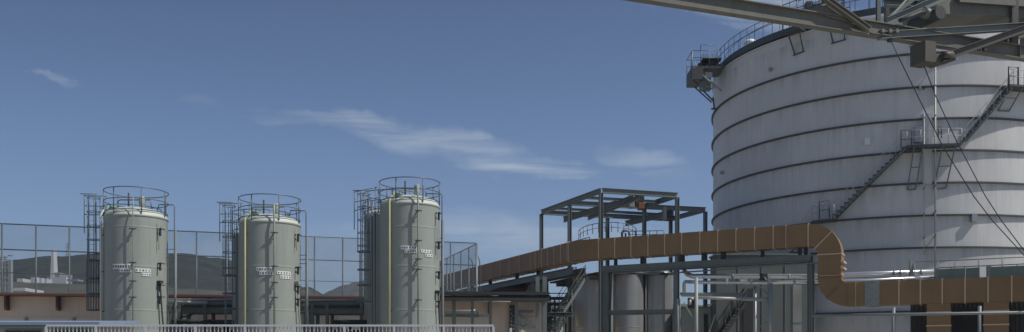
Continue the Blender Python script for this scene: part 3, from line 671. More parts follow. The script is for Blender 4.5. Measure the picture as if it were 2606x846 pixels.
# brackets on upper shell casting shadows (near the girder)
for (x0, x1, y0, y1) in ((2018, 2046, 96, 134), (2115, 2152, 82, 104)):
    (a0, z0), (a1, z1) = hit(x0, y0, TC, TR+.1), hit(x1, y1, TC, TR+.1)
    m = MB(); m.bar(cp(TC, TR+.9, a0, zrim+.1), cp(TC, TR+.05, a0+.01, z1), .08); m.bar(cp(TC, TR+.9, a1, zrim+.1), cp(TC, TR+.05, a1-.005, z1+.1), .08); m.bar(cp(TC, TR+.08, a0, z1), cp(TC, TR+.08, a1, z1+.1), .08)
    m.arc_slab(TC, TR+.0, TR+1.0, a0-.01, a1+.01, zrim-.0, zrim+.16, 3); m.build('brace_frame', 'walk', T)
for (px, y0, y1, r) in ((2380, 165, 693, .07), (2352, 290, 650, .035)):
    a, z0 = hit(px, y1, TC, TR+.3); _, z1 = hit(px, y0, TC, TR+.3)
    MB().tube([cp(TC, TR+.3, a, z0), cp(TC, TR+.3, a, z1)], r, 8).build('riser_pipe', 'greypipe', T)
for py in (168, 224, 300, 478, 543, 604):
    a, z = hit(2378, py, TC, TR+.1); MB().bar(cp(TC, TR, a, z), cp(TC, TR+.4, a, z+.1), .07, .1).build('riser_bracket', 'darksteel', T)
    a, z = hit(2351, py+3, TC, TR+.1); MB().bar(cp(TC, TR, a, z), cp(TC, TR+.35, a, z+.05), .05, .08).build('riser_bracket', 'darksteel', T)
(a0, z0), (a1, z1) = hit(2347, 470, TC, TR), hit(2371, 290, TC, TR); MB().arc_slab(TC, TR, TR+.18, a0, a1, z0, z1, 3).build('cable_duct', 'tank', T)
(a0, z0), (a1, z1) = hit(2325, 366, TC, TR), hit(2345, 325, TC, TR); MB().arc_slab(TC, TR, TR+.5, a0, a1, z0, z1, 3).build('wall_cabinet', 'vat', T)
for (px, py, s_) in ((2208, 362, 12), (2475, 556, 13), (1964, 178, 6), (1841, 440, 6), (2319, 116, 6), (2340, 226, 5)):
    a, z = hit(px, py, TC, TR); q = s_/FX*68; da = q/TR/2
    MB().arc_slab(TC, TR, TR+.3, a-da, a+da, z-q*.75, z+q*.75, 1).build('wall_box', 'white' if px == 2208 else 'vat', T)

# ------------------------------------------------------------------ brown duct
DD = Vector((-.0, 0, 0)); KB = Vector((5.2, 66.0)); dB = Vector((1, -.525)).normalized(); dA = Vector((-.457, 1)).normalized()
zU = EYE+8.36; DH = 1.43
Dt = thing('brown_duct', (19, 58.7, 0), 'large square brown sheet-metal duct with pale flanges bending down in front of the grey tank', 'duct')
def sB(px): t = (px-HX)/FX; return (t*KB.y-KB.x)/(dB.x-t*dB.y)
def sA(px): t = (px-HX)/FX; return (t*KB.y-KB.x)/(dA.x-t*dA.y)
def duct_sweep(path, h, w, m=None, side=None):
    # path of (point, up-in-plane, side) stations, square section
    m = m or MB(); rings = []
    for (p, u, s_) in path:
        rings.append([m.b.verts.new(p+u*a*h/2+s_*b*w/2) for a, b in ((-1, -1), (1, -1), (1, 1), (-1, 1))])
    for A, B in zip(rings, rings[1:]):
        for k in range(4): m.b.faces.new([A[k], A[(k+1) % 4], B[(k+1) % 4], B[k]])
    m.b.faces.new(rings[0]); m.b.faces.new(rings[-1][::-1]); return m
upv = Vector((0, 0, 1)); DB = Vector((dB.x, dB.y, 0)); DA = Vector((dA.x, dA.y, 0)); SB = DB.cross(upv); SA = (-DA).cross(upv)
K3 = Vector((KB.x, KB.y, zU))
def flange(p, u, s_, d, h=DH, w=1.3, th=.07, ex=.04):
    m = MB(); duct_sweep([(p-d*th/2, u, s_), (p+d*th/2, u, s_)], h+2*ex, w+2*ex, m); return m
# receding leg A
endA = K3+DA*32; 
bend = [(K3+DA*.9, upv, SA), (K3+(DA*.3+DB*.25), upv, (SA+SB).normalized()*1.0), (K3+DB*.9, upv, SB)]
DW = 1.3
duct_sweep([(endA, upv, SA), (K3+DA*1.0, upv, SA)], DH, DW).build('receding_run', 'duct', Dt)
duct_sweep([(K3+DA*.998, upv, SA), (K3+DA*.35+DB*.12, upv, (SA*.75+SB*.25).normalized()), (K3+DB*.35+DA*.12, upv, (SA*.25+SB*.75).normalized()), (K3+DB*1.0, upv, SB)], DH, DW).build('bend', 'duct', Dt)
for px in (1129, 1147, 1164, 1180, 1196, 1213, 1229, 1246, 1269, 1292, 1315, 1340, 1369, 1382, 1398, 1414, 1430, 1447, 1464):
    flange(K3+DA*sA(px), upv, SA, DA, th=.06).build('flange', 'seam', Dt)
flange(K3+DA*1.0, upv, SA, DA).build('flange', 'seam', Dt)
# run B and elbows in its plane
sC = sB(2052); sD = sB(2114)
Cx = sD-1.28   # centre of upper elbow arc
duct_sweep([(K3+DB*1.001, upv, SB), (K3+DB*(Cx), upv, SB)], DH, DW).build('upper_run', 'duct', Dt)
for px in (1532, 1573, 1614, 1657, 1699, 1742, 1788, 1833, 1879, 1926, 1973, 2005):
    flange(K3+DB*sB(px), upv, SB, DB, th=.055 if px != 2005 else .035).build('flange', 'seam', Dt)
RE = 1.30
def elbow(cs, cz, a0, a1, R, n=14):
    st = []
    for i in range(n+1):
        a = a0+(a1-a0)*i/n; r = DB*math.cos(a)+upv*math.sin(a); st.append((K3*0+Vector((KB.x, KB.y, 0))+DB*cs+upv*cz+r*R, r, SB))
    return st
e1 = elbow(Cx, zU-RE, math.pi/2, 0, RE); duct_sweep(e1, DH, DW).build('upper_elbow', 'duct', Dt)
zL = EYE+4.47; xV = Cx+RE; RE2 = 1.08
for i in (0, 7, 14):
    p, r, s_ = e1[i]; d = r.cross(s_); flange(p, r, s_, d, th=.07).build('flange', 'seam', Dt)
V0 = Vector((KB.x, KB.y, 0))+DB*xV
duct_sweep([(V0+upv*(zU-RE), DB, SB), (V0+upv*(zL+RE2), DB, SB)], DH, DW).build('drop_run', 'duct', Dt)
for z in (zU-RE-1.35, ): flange(V0+upv*z, DB, SB, upv, th=.03).build('flange', 'seam', Dt)
for z, ex in ((zU-RE-.5, .10), (zU-RE-.9, .10)):
    m = MB(); duct_sweep([(V0+DB*(DH/2+.05)+upv*(z-.05), DB, SB), (V0+DB*(DH/2+.05)+upv*(z+.05), DB, SB)], .2, DW+.04, m); m.build('flange', 'seam', Dt)
e2 = elbow(xV+RE2, zL+RE2, math.pi, math.pi*1.5, RE2); duct_sweep(e2, DH, DW).build('lower_elbow', 'duct', Dt)
for i in (0, 7, 14): 
    p, r, s_ = e2[i]; flange(p, r, s_, r.cross(s_), th=.03).build('flange', 'duct', Dt)
L0 = Vector((KB.x, KB.y, zL))
sE = sB(2760); duct_sweep([(L0+DB*(xV+RE2), upv, SB), (L0+DB*sE, upv, SB)], DH*1.02, DW).build('lower_run', 'duct', Dt)
s0, s1_ = sB(2204), sB(2241)
m = MB(); st = []
for i in range(13):
    f = i/12; k = 1+.05*math.sin(f*math.pi)+.02*(i % 2); st.append((L0+DB*(s0+(s1_-s0)*f), upv*k, SB*k))
duct_sweep(st, DH*1.04, DW*1.03, m).build('flexible_sleeve', 'sleeve', Dt)
for px in (2181, 2290, 2344, 2399, 2456.5, 2514.5, 2574, 2634):
    flange(L0+DB*sB(px), upv, SB, DB, h=DH*1.02, th=.075 if px > 2200 else .03).build('flange', 'seam', Dt)
for (x0, x1) in ((2360, 2420), (2503, 2567)):
    s_0, s_1 = sB(x0), sB(x1); mid = (s_0+s_1)/2
    base = Vector((KB.x, KB.y, 0))+DB*mid
    o = duct_sweep([(base+upv*0, DB, SB), (base+upv*(zL-DH/2-.02), DB, SB)], (s_1-s_0), DW*.9).build('branch_drop', 'duct', Dt)
    for z in (EYE+(HY-829)/FX*54.5, zL-DH/2-.55): m = MB(); duct_sweep([(base+upv*(z-.04), DB, SB), (base+upv*(z+.04), DB, SB)], (s_1-s_0)+.06, DW*.9+.06, m); m.build('branch_flange', 'seam', o)

# vertical brown duct drop near the far end
t = thing('duct_riser', PZ(1270, 0, 68), 'dark brown square duct riser standing under the sloping-looking duct run', 'duct')
m = MB(); p = PZ(1264, 0, 68); q = PZ(1292, 0, 68); m.box(p.x, q.x, 68, 69, 0, zat(778, 68)); m.build('riser', 'duct', t)
m = MB(); m.box(p.x-.3, q.x-.2, 67.6, 67.95, 0, zat(800, 68)); m.build('side_panel', 'brownmetal', t)

# ------------------------------------------------------------------ duct support steel
def B3(s_, z, off=0): return Vector((KB.x, KB.y, 0))+DB*s_+SB*off+upv*z
def A3(s_, z, off=0): return Vector((KB.x, KB.y, 0))+DA*s_+SA*off+upv*z
F = thing('duct_support_frame', B3(0, 0), 'grey-green steel portal frame carrying the near part of the brown duct', 'steel frame')
zb = EYE+7.1-.21
for off in (.45, -.45):
    MB().hbeam(B3(sB(1536), zb, off), B3(sB(2066), zb, off), .3, .44).build('beam', 'steel', F)
for (px, w_) in ((1545, .42), (2064, .30)):
    for off in (.45, -.45): MB().hbeam(B3(sB(px), 0, off), B3(sB(px), zb-.22, off), w_, w_, .03, (dB.x, dB.y, 0)).build('column', 'steel', F)
MB().hbeam(B3(sB(1538), EYE+(HY-795)/FX*64, .3), B3(sB(1722), EYE+(HY-795)/FX*63, .3), .25, .34).build('tie_beam', 'steel', F)
MB().hbeam(B3(sB(1722), 0, .3), B3(sB(1722), zb-.22, .3), .25, .25).build('column', 'steel', F)
for px in (1567, 1634, 1736, 1792, 1841, 1941, 2036, 2051):
    MB().bar(B3(sB(px), zb+.2, 0), B3(sB(px), zU-DH/2-.03, 0), .22, .6 if px in (1736, 1792, 1841) else .16, SB).build('duct_stand', 'darksteel', F)
MB().bar(B3(sB(1545), 3.2, .7), B3(sB(1580), .8, .7), .1).build('brace', 'steel', F)
MB().tube([B3(sB(1700), zb-.55, .6), B3(sB(2084), zb-.35, .6)], .05, 8).build('conduit', 'steel', F)
t = thing('duct_trestle', A3(10, 0), 'dark steel trestle under the receding brown duct right of the tallest silo', 'steel frame')
for off in (.5, -.5): MB().hbeam(A3(.6, EYE+6.95, off), A3(32, EYE+6.95, off), .3, .5).build('beam', 'steel', t)
for px in (1155, 1202, 1248, 1316, 1370):
    s_ = sA(px)
    for off in (.5, -.5): MB().hbeam(A3(s_, 0, off), A3(s_, EYE+6.7, off), .3, .3).build('column', 'steel', t)
    MB().bar(A3(s_, EYE+7.2, 0), A3(s_, zU-DH/2-.04, 0), .14, .3, SA).build('duct_stand', 'darksteel', t)
t9 = thing('cable_tray', P(1130, 756, 62), 'stack of dark cable trays above the beige wall right of the tallest silo', 'cable tray')
for (py, hh, Z) in ((747, .22, 62.5), (756, .12, 62.8), (762, .2, 62.3)): MB().bar(P(1118, py, Z), P(1398, py+1, Z), .5, hh).build('tray', 'darksteel', t9)
for px, w_ in ((1155, .24), (1202, .18), (1248, .18), (1315, .22), (1368, .28), (1386, .3)): MB().hbeam(PZ(px, 0, 62.9), P(px, 744 if px < 1360 else 705, 62.9), w_, w_).build('tray_post', 'steel', t9)
tc9 = thing('dark_wedge', PZ(1300, 0, 76), 'dark sloping canopy filling the gap below the receding brown duct', 'wedge')
MB().prism([P(1130, 770, 76), P(1396, 770, 76), P(1396, 716, 76), P(1330, 724, 76), P(1235, 742, 76), P(1130, 760, 76)], (0, 5, 0)).build('cladding', 'darksteel', tc9)  # plain dark prism filling the gap, stand-in for the structure behind
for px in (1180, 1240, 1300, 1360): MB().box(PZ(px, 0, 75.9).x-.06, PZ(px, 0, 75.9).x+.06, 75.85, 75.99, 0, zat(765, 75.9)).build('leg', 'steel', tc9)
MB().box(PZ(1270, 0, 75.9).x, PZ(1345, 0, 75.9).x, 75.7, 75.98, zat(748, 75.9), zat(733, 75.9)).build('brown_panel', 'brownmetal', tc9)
def trestle_bars():
    m = MB()
    for (x0, y0, x1, y1, Z, w_) in [(1118, 778, 1162, 778, 66, .3), (1160, 767, 1240, 768, 64, .12), (1130, 750, 1310, 748, 70, .2), (1140, 757, 1312, 757, 68, .16), (1245, 764, 1395, 766, 66, .22), (1318, 793, 1358, 793, 66, .18), (1318, 833, 1362, 833, 66, .2),
                                    (1318, 796, 1352, 834, 66, .13), (1206, 811, 1220, 826, 66, .13), (1148, 812, 1136, 826, 66, .13), (1120, 797, 1218, 799, 64, .5), (1331, 812, 1331, 832, 66, .2), (1218, 802, 1246, 802, 64, .14)]:
        m.bar(P(x0, y0, Z), P(x1, y1, Z), w_)
    return m
trestle_bars().build('bracing', 'steel', t)
t2 = thing('pipe_run', PZ(1160, 0, 63), 'pale pipe run on the beige wall right of the tallest silo', 'pipe')
MB().tube([P(1130, 792, 63.5), P(1199, 792, 63.5), P(1210, 790, 63.5)], .075, 10).build('pipe', 'greypipe', t2)
MB().tube([P(1160, 766.5, 63.5), P(1300, 768, 63.5)], .045, 8).build('pipe', 'greypipe', t2)
MB().tube([P(1251, 750, 63.5), P(1268, 750, 63.5)], .10, 8).build('pipe', 'white', t2)
o = MB().box(PZ(1296, 0, 66).x, PZ(1310, 0, 66).x, 66, 66.3, 1, zat(777, 66)).build('control_panel', 'darksteel'); tag(o, 'tall dark instrument panel dotted with white readouts beside the brown riser', 'control panel')
m = MB()
for k in range(26):
    z = 3.2+random.random()*2.6; x = PZ(1297, 0, 66).x+random.random()*.3; m.box(x, x+.05, 65.985, 65.998, z, z+.06)
m.box(PZ(1297, 0, 66).x, PZ(1303, 0, 66).x, 65.97, 65.99, 4.0, 4.4); m.build('readouts', 'white', o)

# walkway rail along duct's far leg and curved tank rail
def railing(name, pts, h, label, r=.03, n=12, mt='rail', cat='railing', mid=True):
    t = thing(name, pts[0], label, cat); pts = [Vector(p) for p in pts]
    m = MB().tube([p+upv*h for p in pts], r, 6)
    if mid: m.tube([p+upv*h*.5 for p in pts], r*.75, 6)
    m.build('top_rail', mt, t)
    tot = sum((b-a).length for a, b in zip(pts, pts[1:])); d = tot/n; acc = 0; nxt = 0
    for a, b in zip(pts, pts[1:]):
        L = (b-a).length
        while nxt <= acc+L+1e-6: p = a.lerp(b, (nxt-acc)/L); MB().tube([p, p+upv*h], r*.9, 6).build('post', mt, t); nxt += d
        acc += L
    return t
zw = zU+DH/2
railing('walkway_railing', [A3(1.2, zw-.45, -1.2), A3(12.2, zw-.45, -1.2)], .95, 'blue-grey railing showing just above the receding duct top', n=20)
pts = []; cc = (PZ(1546, 0, 72).x, 72.0); zc = EYE+(HY-604)/FX*70
for k in range(25): a = math.pi*1.02+k*math.pi*.98/24*1.0; pts.append(Vector((cc[0]+2.3*math.cos(a), cc[1]+2.3*math.sin(a), zc+.35*max(0, math.sin((k/24)*math.pi)))))
railing('tank_top_railing', pts, .75, 'curved railing round a tank top seen through the open roof frame', n=14)
railing('tank_top_railing', [P(1600, 607, 70), P(1690, 606, 68)], .55, 'low straight railing right of the curved one inside the open frame', n=5)
t = thing('pipe_cluster', P(1588, 605, 69), 'small dark bent pipe cluster on the tank top inside the open roof frame', 'pipes')
MB().tube([P(1583, 612, 69), P(1583, 592, 69), P(1586, 588, 69), P(1600, 588, 69), P(1602, 600, 69)], .09, 8).build('bent_pipe', 'rail', t)
MB().tube([P(1592, 612, 69.3), P(1592, 594, 69.3)], .07, 8).build('riser', 'rail', t)

# ------------------------------------------------------------------ open roof frame
G = thing('open_roof_frame', (8, 67, 0), 'open steel roof frame of grey beams and posts rising above the brown duct', 'steel frame')
h = EYE+13.2
gA, gB, gM, gN, gD, gC, gE = [Vector((x, y, h)) for x, y in ((6.63, 67.4), (12.65, 69.2), (4.62, 72.5), (10.83, 74.0), (16.17, 75.6), (2.5, 76.9), (14.13, 80.5))]
gF = gC.lerp(gE, .5)
def beam(a, b, w_=.25, hh=.38, dz=0, par=None): return MB().hbeam(a+upv*(dz-hh/2), b+upv*(dz-hh/2), w_, hh, .025).build('beam', 'steel', par or G)
beam(gA, gC); beam(gA+DB*.12, gB); beam(gB, gN); beam(gM, gD); beam(gC, gE); beam(gD, gE); beam(gN, gF.lerp(gE, .6))
beam(gA.lerp(gC, .27), gB.lerp(gN, .55), .16, .22, -.1); beam(gA.lerp(gC, .78), gN.lerp(gE, .6), .16, .22, -.1)
beam(gA.lerp(gB, .5)+upv*-.36, gC.lerp(gE, .35)+upv*-.36, .2, .3, 0)
for p in (gA, gB, gC, gD, gE, gM, gN, gF): 
    MB().hbeam(Vector((p.x, p.y, 0)), p-upv*.345, .26, .26, .025, (.9, .4, 0)).build('post', 'steel', G)
dk = [gA+(gB-gA)*.04+(gC-gA)*.10, gA.lerp(gB, .93)+(gN-gB)*.10, gN.lerp(gE, .72), gC+(gE-gC)*.05-(gC-gA)*.03]
MB().prism([Vector((p.x, p.y, EYE+6.95)) for p in dk], (0, 0, .12)).build('deck', 'darksteel', G)
m = MB()
for f in (.15, .38, .62, .85): a, b = dk[0].lerp(dk[3], f), dk[1].lerp(dk[2], f); m.hbeam(Vector((a.x, a.y, EYE+6.75)), Vector((b.x, b.y, EYE+6.75)), .2, .34)
m.build('deck_joists', 'steel', G)
# hoist rails hanging below
def mono(p, q, dz): 
    a, b = P(*p), P(*q); return MB().hbeam(a, b, .22, .46, .03)
mono((1613, 505, 70.0), (1434.5, 559.5, 75.0), 0).build('hoist_rail', 'steel', G)
mono((1712, 541, 72.8), (1592, 569.5, 78.6), 0).build('hoist_rail', 'steel', G)
Zh = 71.0
t = thing('hoist', P(1616, 512, Zh), 'electric hoist with grey cover and red-oxide end hanging from the open roof frame', 'hoist')
p = P(1607, 530, Zh); MB().box(p.x-.24, p.x+.2, Zh-.3, Zh+.5, p.z, p.z+1.05).build('cover', 'lightsteel', t, .06)
p = P(1624, 515, Zh); MB().box(p.x-.24, p.x+.46, Zh-.2, Zh+.4, p.z-.2, p.z+.7).build('body', 'darksteel', t, .03)
MB().box(p.x-.02, p.x+.44, Zh-.4, Zh+.35, p.z-.6, p.z-.1).build('motor_end', 'orange', t, .04)
Zh = 73.1
t = thing('hoist', P(1693, 545, Zh), 'second hoist, dark with a pale end plate, on the right hand roof beam', 'hoist')
p = P(1690, 560, Zh); MB().box(p.x-.1, p.x+.17, Zh-.3, Zh+.5, p.z, p.z+1.0).build('end_plate', 'lightsteel', t, .02)
MB().box(p.x+.22, p.x+.75, Zh-.2, Zh+.4, p.z+.1, p.z+.75).build('body', 'darksteel', t, .03)

# ------------------------------------------------------------------ vats under the frame
for (px, Z, R, ytop, lb) in ((1503, 71.5, 1.43, 700, 'dark shaded round vat left of the thick column beneath the duct'), (1598, 70.2, 1.22, 691, 'dull metal round vat with sunlit side, centre of the vats beneath the duct'), (1672, 70.8, 1.22, 693, 'half shaded round vat, right of the sunlit one beneath the duct')):
    x = PZ(px, 0, Z).x; t = thing('process_vat', (x, Z, 0), lb, 'vat', 'vats beneath the duct')
    zt = EYE+(HY-ytop)/FX*(Z-R); zm = 4.6
    MB().lathe((x, Z), [(R, 0), (R, zm-.05), (R, zm), (R+.015, zm+.02), (R, zm+.05), (R, zm+.1), (R, zt-.04), (R, zt), (R*.96, zt+.05), (R*.6, zt+.2), (.01, zt+.3)], 64).build('shell', 'vat', t)
    MB().lathe((x, Z), [(R, zt-.1), (R+.06, zt-.1), (R+.06, zt-.03), (R, zt-.03)], 64, smooth=False).build('rim', 'steel', t)
    MB().tube([(x+R+.14, Z-.3, .2), (x+R+.14, Z-.3, zt-.3)], .06, 8).build('side_pipe', 'greypipe', t)

# ------------------------------------------------------------------ stairs beneath the duct
def stairs(label, pa, pb, Z0, Z1, w_, n, mat_='steel', name='steel_stairs', th=.2):
    a, b = P(*pa, Z0), P(*pb, Z1); t = thing(name, a, label, 'stairs'); d = (b-a); dh = Vector((d.x, d.y, 0)).normalized(); s_ = dh.cross(upv)*w_/2
    for k in (1, -1):
        MB().bar(a+s_*k, b+s_*k, .05, th).build('stringer', mat_, t)
        m = MB(); m.tube([a+s_*k+upv*1, b+s_*k+upv*1], .025, 6); m.tube([a+s_*k+upv*.55, b+s_*k+upv*.55], .02, 6)
        for i in range(5): p = a.lerp(b, i/4)+s_*k; m.tube([p, p+upv*1], .025, 6)
        m.build('handrail', 'darksteel', t)
    for i in range(n):
        p = a.lerp(b, (i+.5)/n); MB().bar(p-s_*.96, p+s_*.96, .24, .04, upv).build('tread', mat_, t)
    return t
stairs('dark steel stair climbing to the duct level left of the shaded vat', (1392, 846), (1478, 712), 64.5, 65.5, 1.5, 18)
t = stairs('short pale stair flight descending beneath the dark stair landing', (1398, 880), (1424, 812), 63, 64.5, 1.0, 9, 'lightsteel')
stairs('shaded stair with many treads at the foot of the tall tank, behind the pipe portal', (1838, 850), (1890, 772), 65.2, 65.4, 1.3, 10, 'darksteel')
o = MB().hbeam(P(1380, 801, 64), P(1460, 801, 64), .9, .25).build('stair_landing', 'steel'); tag(o, 'dark steel landing between the two stair flights under the duct', 'landing')
t = thing('pipe_rack', PZ(1388, 0, 75), 'dark distant pipe rack and tank gear seen left of the climbing stair', 'pipe rack', 'steel pipe racks behind the silos')
m = MB()
for px in (1386, 1400, 1412, 1440): m.bar(PZ(px, 0, 75), P(px, 762, 75), .14)
for py in (760, 775, 790): m.bar(P(1380, py, 75), P(1445, py, 75), .25)
m.tube([P(1384, 747, 75), P(1450, 747, 75)], .04, 6); m.build('frame', 'darksteel', t)
m = MB(); m.box(P(1388, 0, 76).x, P(1402, 0, 76).x, 76, 77, 3, zat(752, 76)); m.tube([P(1392, 800, 74), P(1392, 770, 74), P(1400, 770, 74)], .12, 8); m.build('gear', 'steel', t)

# ------------------------------------------------------------------ portal pipe frame right centre
R3 = thing('pipe_portal', PZ(1727, 0, 60), 'pale green-grey pipe portal with round columns in front of the tall tank foot', 'pipe frame')
def col(px, y, Z, r, m='lightsteel', par=R3): p = P(px, y, Z); return MB().tube([(p.x, Z, 0), (p.x, Z, p.z)], r, 12).build('column', m, par)
col(1727, 762, 60, .13); col(1772, 707, 59.5, .12); col(1921, 728, 61, .12, 'greypipe'); col(1960, 722, 59.5, .17); 
for (x0, y0, x1, y1, Z, r, m_) in ((1731, 748, 1890, 749, 60.6, .10, 'lightsteel'), (1776, 758, 1888, 761, 59.6, .10, 'greypipe'), (1888, 761, 1958, 763, 59.6, .13, 'lightsteel')):
    MB().tube([P(x0, y0, Z), P(x1, y1, Z)], r, 10).build('cross_pipe', m_, R3)
MB().bar(P(1735, 752, 60.3), P(1890, 753, 60.3), .3, .15).build('cross_beam', 'steel', R3)
MB().bar(P(1740, 770, 60), P(1763, 809, 60), .07).build('brace', 'lightsteel', R3); MB().bar(P(1936, 832, 60), P(1953, 812, 60), .07).build('brace', 'lightsteel', R3); MB().bar(P(1929, 724, 60), P(1955, 750, 60), .07).build('brace', 'lightsteel', R3)
MB().bar(P(1820, 802, 60), P(1805, 846, 60), .06).build('brace', 'lightsteel', R3)
MB().box(P(1752, 0, 60.8).x, P(1770, 0, 60.8).x, 60.8, 61.1, zat(785, 60.8), zat(758, 60.8)).build('valve_box', 'darksteel', R3)
m = MB(); m.tube([P(1755, 761, 60.2), P(1765, 761, 60.2)], .09, 8); m.tube([P(1756, 776, 60.2), P(1756, 764, 60.2)], .1, 8); m.build('valve', 'greypipe', R3)
# silver pipes running right behind duct
t = thing('silver_pipe', P(1765, 703, 62), 'thick shiny silver lagged pipe passing behind the duct drop', 'pipe')
MB().tube([P(1740, 680, 63.5), P(1742, 690, 63.2), P(1750, 699, 62.8), P(1763, 703.5, 62.3), P(1800, 703.5, 62), P(2062, 704, 60.4), P(2200, 698, 59.5), P(2385, 692, 58)], .165, 14).build('lagging', 'silver', t)
m = MB()
for px, py in ((1864, 704), (2008, 704), (2276, 695), (2292, 694.7), (2345, 693)):
    Z = 62-(px-1765)/620*4; p = P(px, py, Z); m.tube([p-DB*.03, p+DB*.03], .185, 14)
m.build('clip', 'steel', t)
t = thing('silver_pipe', P(1780, 720, 61), 'lower thinner silver pipe with a short white section beneath the thick one', 'pipe')
MB().tube([P(1741, 748, 63), P(1741, 722, 63), P(1744, 717.5, 62.6), P(1780, 719, 61), P(1960, 720, 60.2), P(2180, 716, 58.7), P(2384, 706, 57.5)], .12, 12).build('lagging', 'silver', t)
MB().tube([P(1884, 713.5, 60), P(1903, 713.5, 60)], .1, 10).build('sleeve', 'white', t)
MB().tube([P(2075, 713, 59.9), P(2384, 712, 57.6)], .07, 10).build('branch_pipe', 'greypipe', t)
for px in (1850, 1912, 1958, 2022, 2300, 2370): MB().bar(P(px, 708, 59.9-(px-1850)/540*2.4), P(px, 724, 59.9-(px-1850)/540*2.4), .14).build('hanger', 'greypipe', t)
t = thing('pipe_support', P(1940, 700, 61), 'dark clamp block holding the silver pipes left of the duct drop', 'pipe support')
m = MB(); m.box(P(1930, 0, 61.4).x, P(1946, 0, 61.4).x, 60.6, 61.4, zat(713, 61), zat(696, 61)); m.build('clamp', 'darksteel', t, .05)
MB().bar(P(1938, 696, 61), P(1950, 716, 60.4), .14).build('arm', 'darksteel', t)
for (px, w_, lb) in ((2029, 22, 'broad pale concrete post beside the steel column left of the duct drop'), ):
    p0, p1 = P(px-w_/2, 0, 62), P(px+w_/2, 0, 62); o = MB().box(p0.x, p1.x, 62, 62.6, 0, zat(726, 62)).build('concrete_post', 'vat'); tag(o, lb, 'post')
    m = MB(); 
    for z in (2.4, 4.6): m.box(p0.x-.03, p1.x+.03, 61.97, 62.63, z, z+.05)
    m.build('post_strap', 'steel', o)
t = thing('tank_shade_block', PZ(1940, 0, 66), 'grey-green wall block, partly standing in for shaded tank shell, between the tall tank and the pipe portal', 'building')
p0, p1 = PZ(1823, 0, 66.2), PZ(2058, 0, 66.2); MB().box(p0.x, p1.x, 66.2, 68.2, 0, zat(650, 66.2)).build('wall', 'annex_shade', t)  # grey-green wall, extended right in place of the shaded tank shell
MB().box(p0.x-.1, p1.x+.1, 66.1, 68.3, zat(650, 66.2)+.002, zat(650, 66.2)+.12).build('roof', 'steel', t)
for px in (1880, 1941, 2000): MB().box(PZ(px, 0, 66).x-.03, PZ(px, 0, 66).x+.03, 66.16, 66.198, 0, zat(652, 66.2)).build('joint_strip', 'steel', t)
MB().box(PZ(1893, 0, 66).x, PZ(1921, 0, 66).x, 66.12, 66.197, 3.6, zat(735, 66.2)).build('louvre_panel', 'darksteel', t)
# grey cabin behind portal
t = thing('equipment_cabin', PZ(1790, 0, 68), 'grey-green equipment cabin in shade under the pipe portal', 'cabin')
p0, p1 = PZ(1735, 0, 68), PZ(1822, 0, 68); MB().box(p0.x, p1.x, 68, 71, 0, zat(785, 68)).build('wall', 'lightsteel', t)
MB().box(p0.x-.15, p1.x+.15, 67.8, 71.2, zat(785, 68)+.002, zat(781, 68)).build('roof', 'steel', t)
MB().box(PZ(1791, 0, 68).x, PZ(1801, 0, 68).x, 67.93, 67.998, 0, zat(800, 68)).build('door', 'darksteel', t)
MB().box(PZ(1798, 0, 68).x, PZ(1816, 0, 68).x, 67.75, 67.79, zat(778, 68), zat(774.5, 68)).build('lamp_strip', 'white', t)

# ------------------------------------------------------------------ right lower: parapet walkway, rail, shed
t = thing('walkway_parapet', P(2390, 710, 58), 'grey-green panelled walkway with pipe railing behind the lower brown duct', 'walkway')
def W3(px, py, off=.0): 
    # line parallel to the duct, 2.4 m behind it
    s_ = (px-HX)/FX; k = (s_*(KB.y+2.4*.885)-(KB.x+2.4*.465))/(dB.x-s_*dB.y); b = Vector((KB.x+2.4*.465, KB.y+2.4*.885, 0))+DB*k
    return Vector((b.x, b.y, EYE+(HY-py)/FX*b.y))
zp0 = W3(2500, 713).z-.3; zp1 = W3(2500, 681).z
def Wz(px, z): p = W3(px, 700); p.z = z; return p
for (x0, x1) in ((2388, 2456), (2457.5, 2493), (2519, 2620), (2621.5, 2760)):
    MB().bar(Wz(x0, (zp0+zp1)/2), Wz(x1, (zp0+zp1)/2), .08, zp1-zp0).build('panel', 'green', t)
MB().bar(Wz(2326, zp0-.1), Wz(2760, zp0-.1), .5, .16).build('deck_edge', 'steel', t)
for (px, y0, y1) in ((2319, 664, 720), (2383, 684, 716), (2516, 676, 712)):
    p = W3(px, y0); MB().bar(p, Vector((p.x, p.y, zp0-.4)), .22, .16).build('stanchion', 'lightsteel', t)
m = MB(); zt = W3(2500, 659.5).z; zm = W3(2500, 677).z
m.tube([Wz(2328, zt), Wz(2760, zt)], .04, 8); m.tube([Wz(2388, zm), Wz(2760, zm)], .035, 8)
rl = m.build('railing', 'greypipe', t)
for px in (2328, 2387, 2430, 2491, 2551, 2612, 2680): MB().tube([Wz(px, zp0), Wz(px, zt)], .04, 8).build('post', 'greypipe', rl)
for px in (2421, 2455, 2588): MB().tube([Wz(px, zp0+.3), Wz(px, zm)], .03, 8).build('post', 'greypipe', rl)

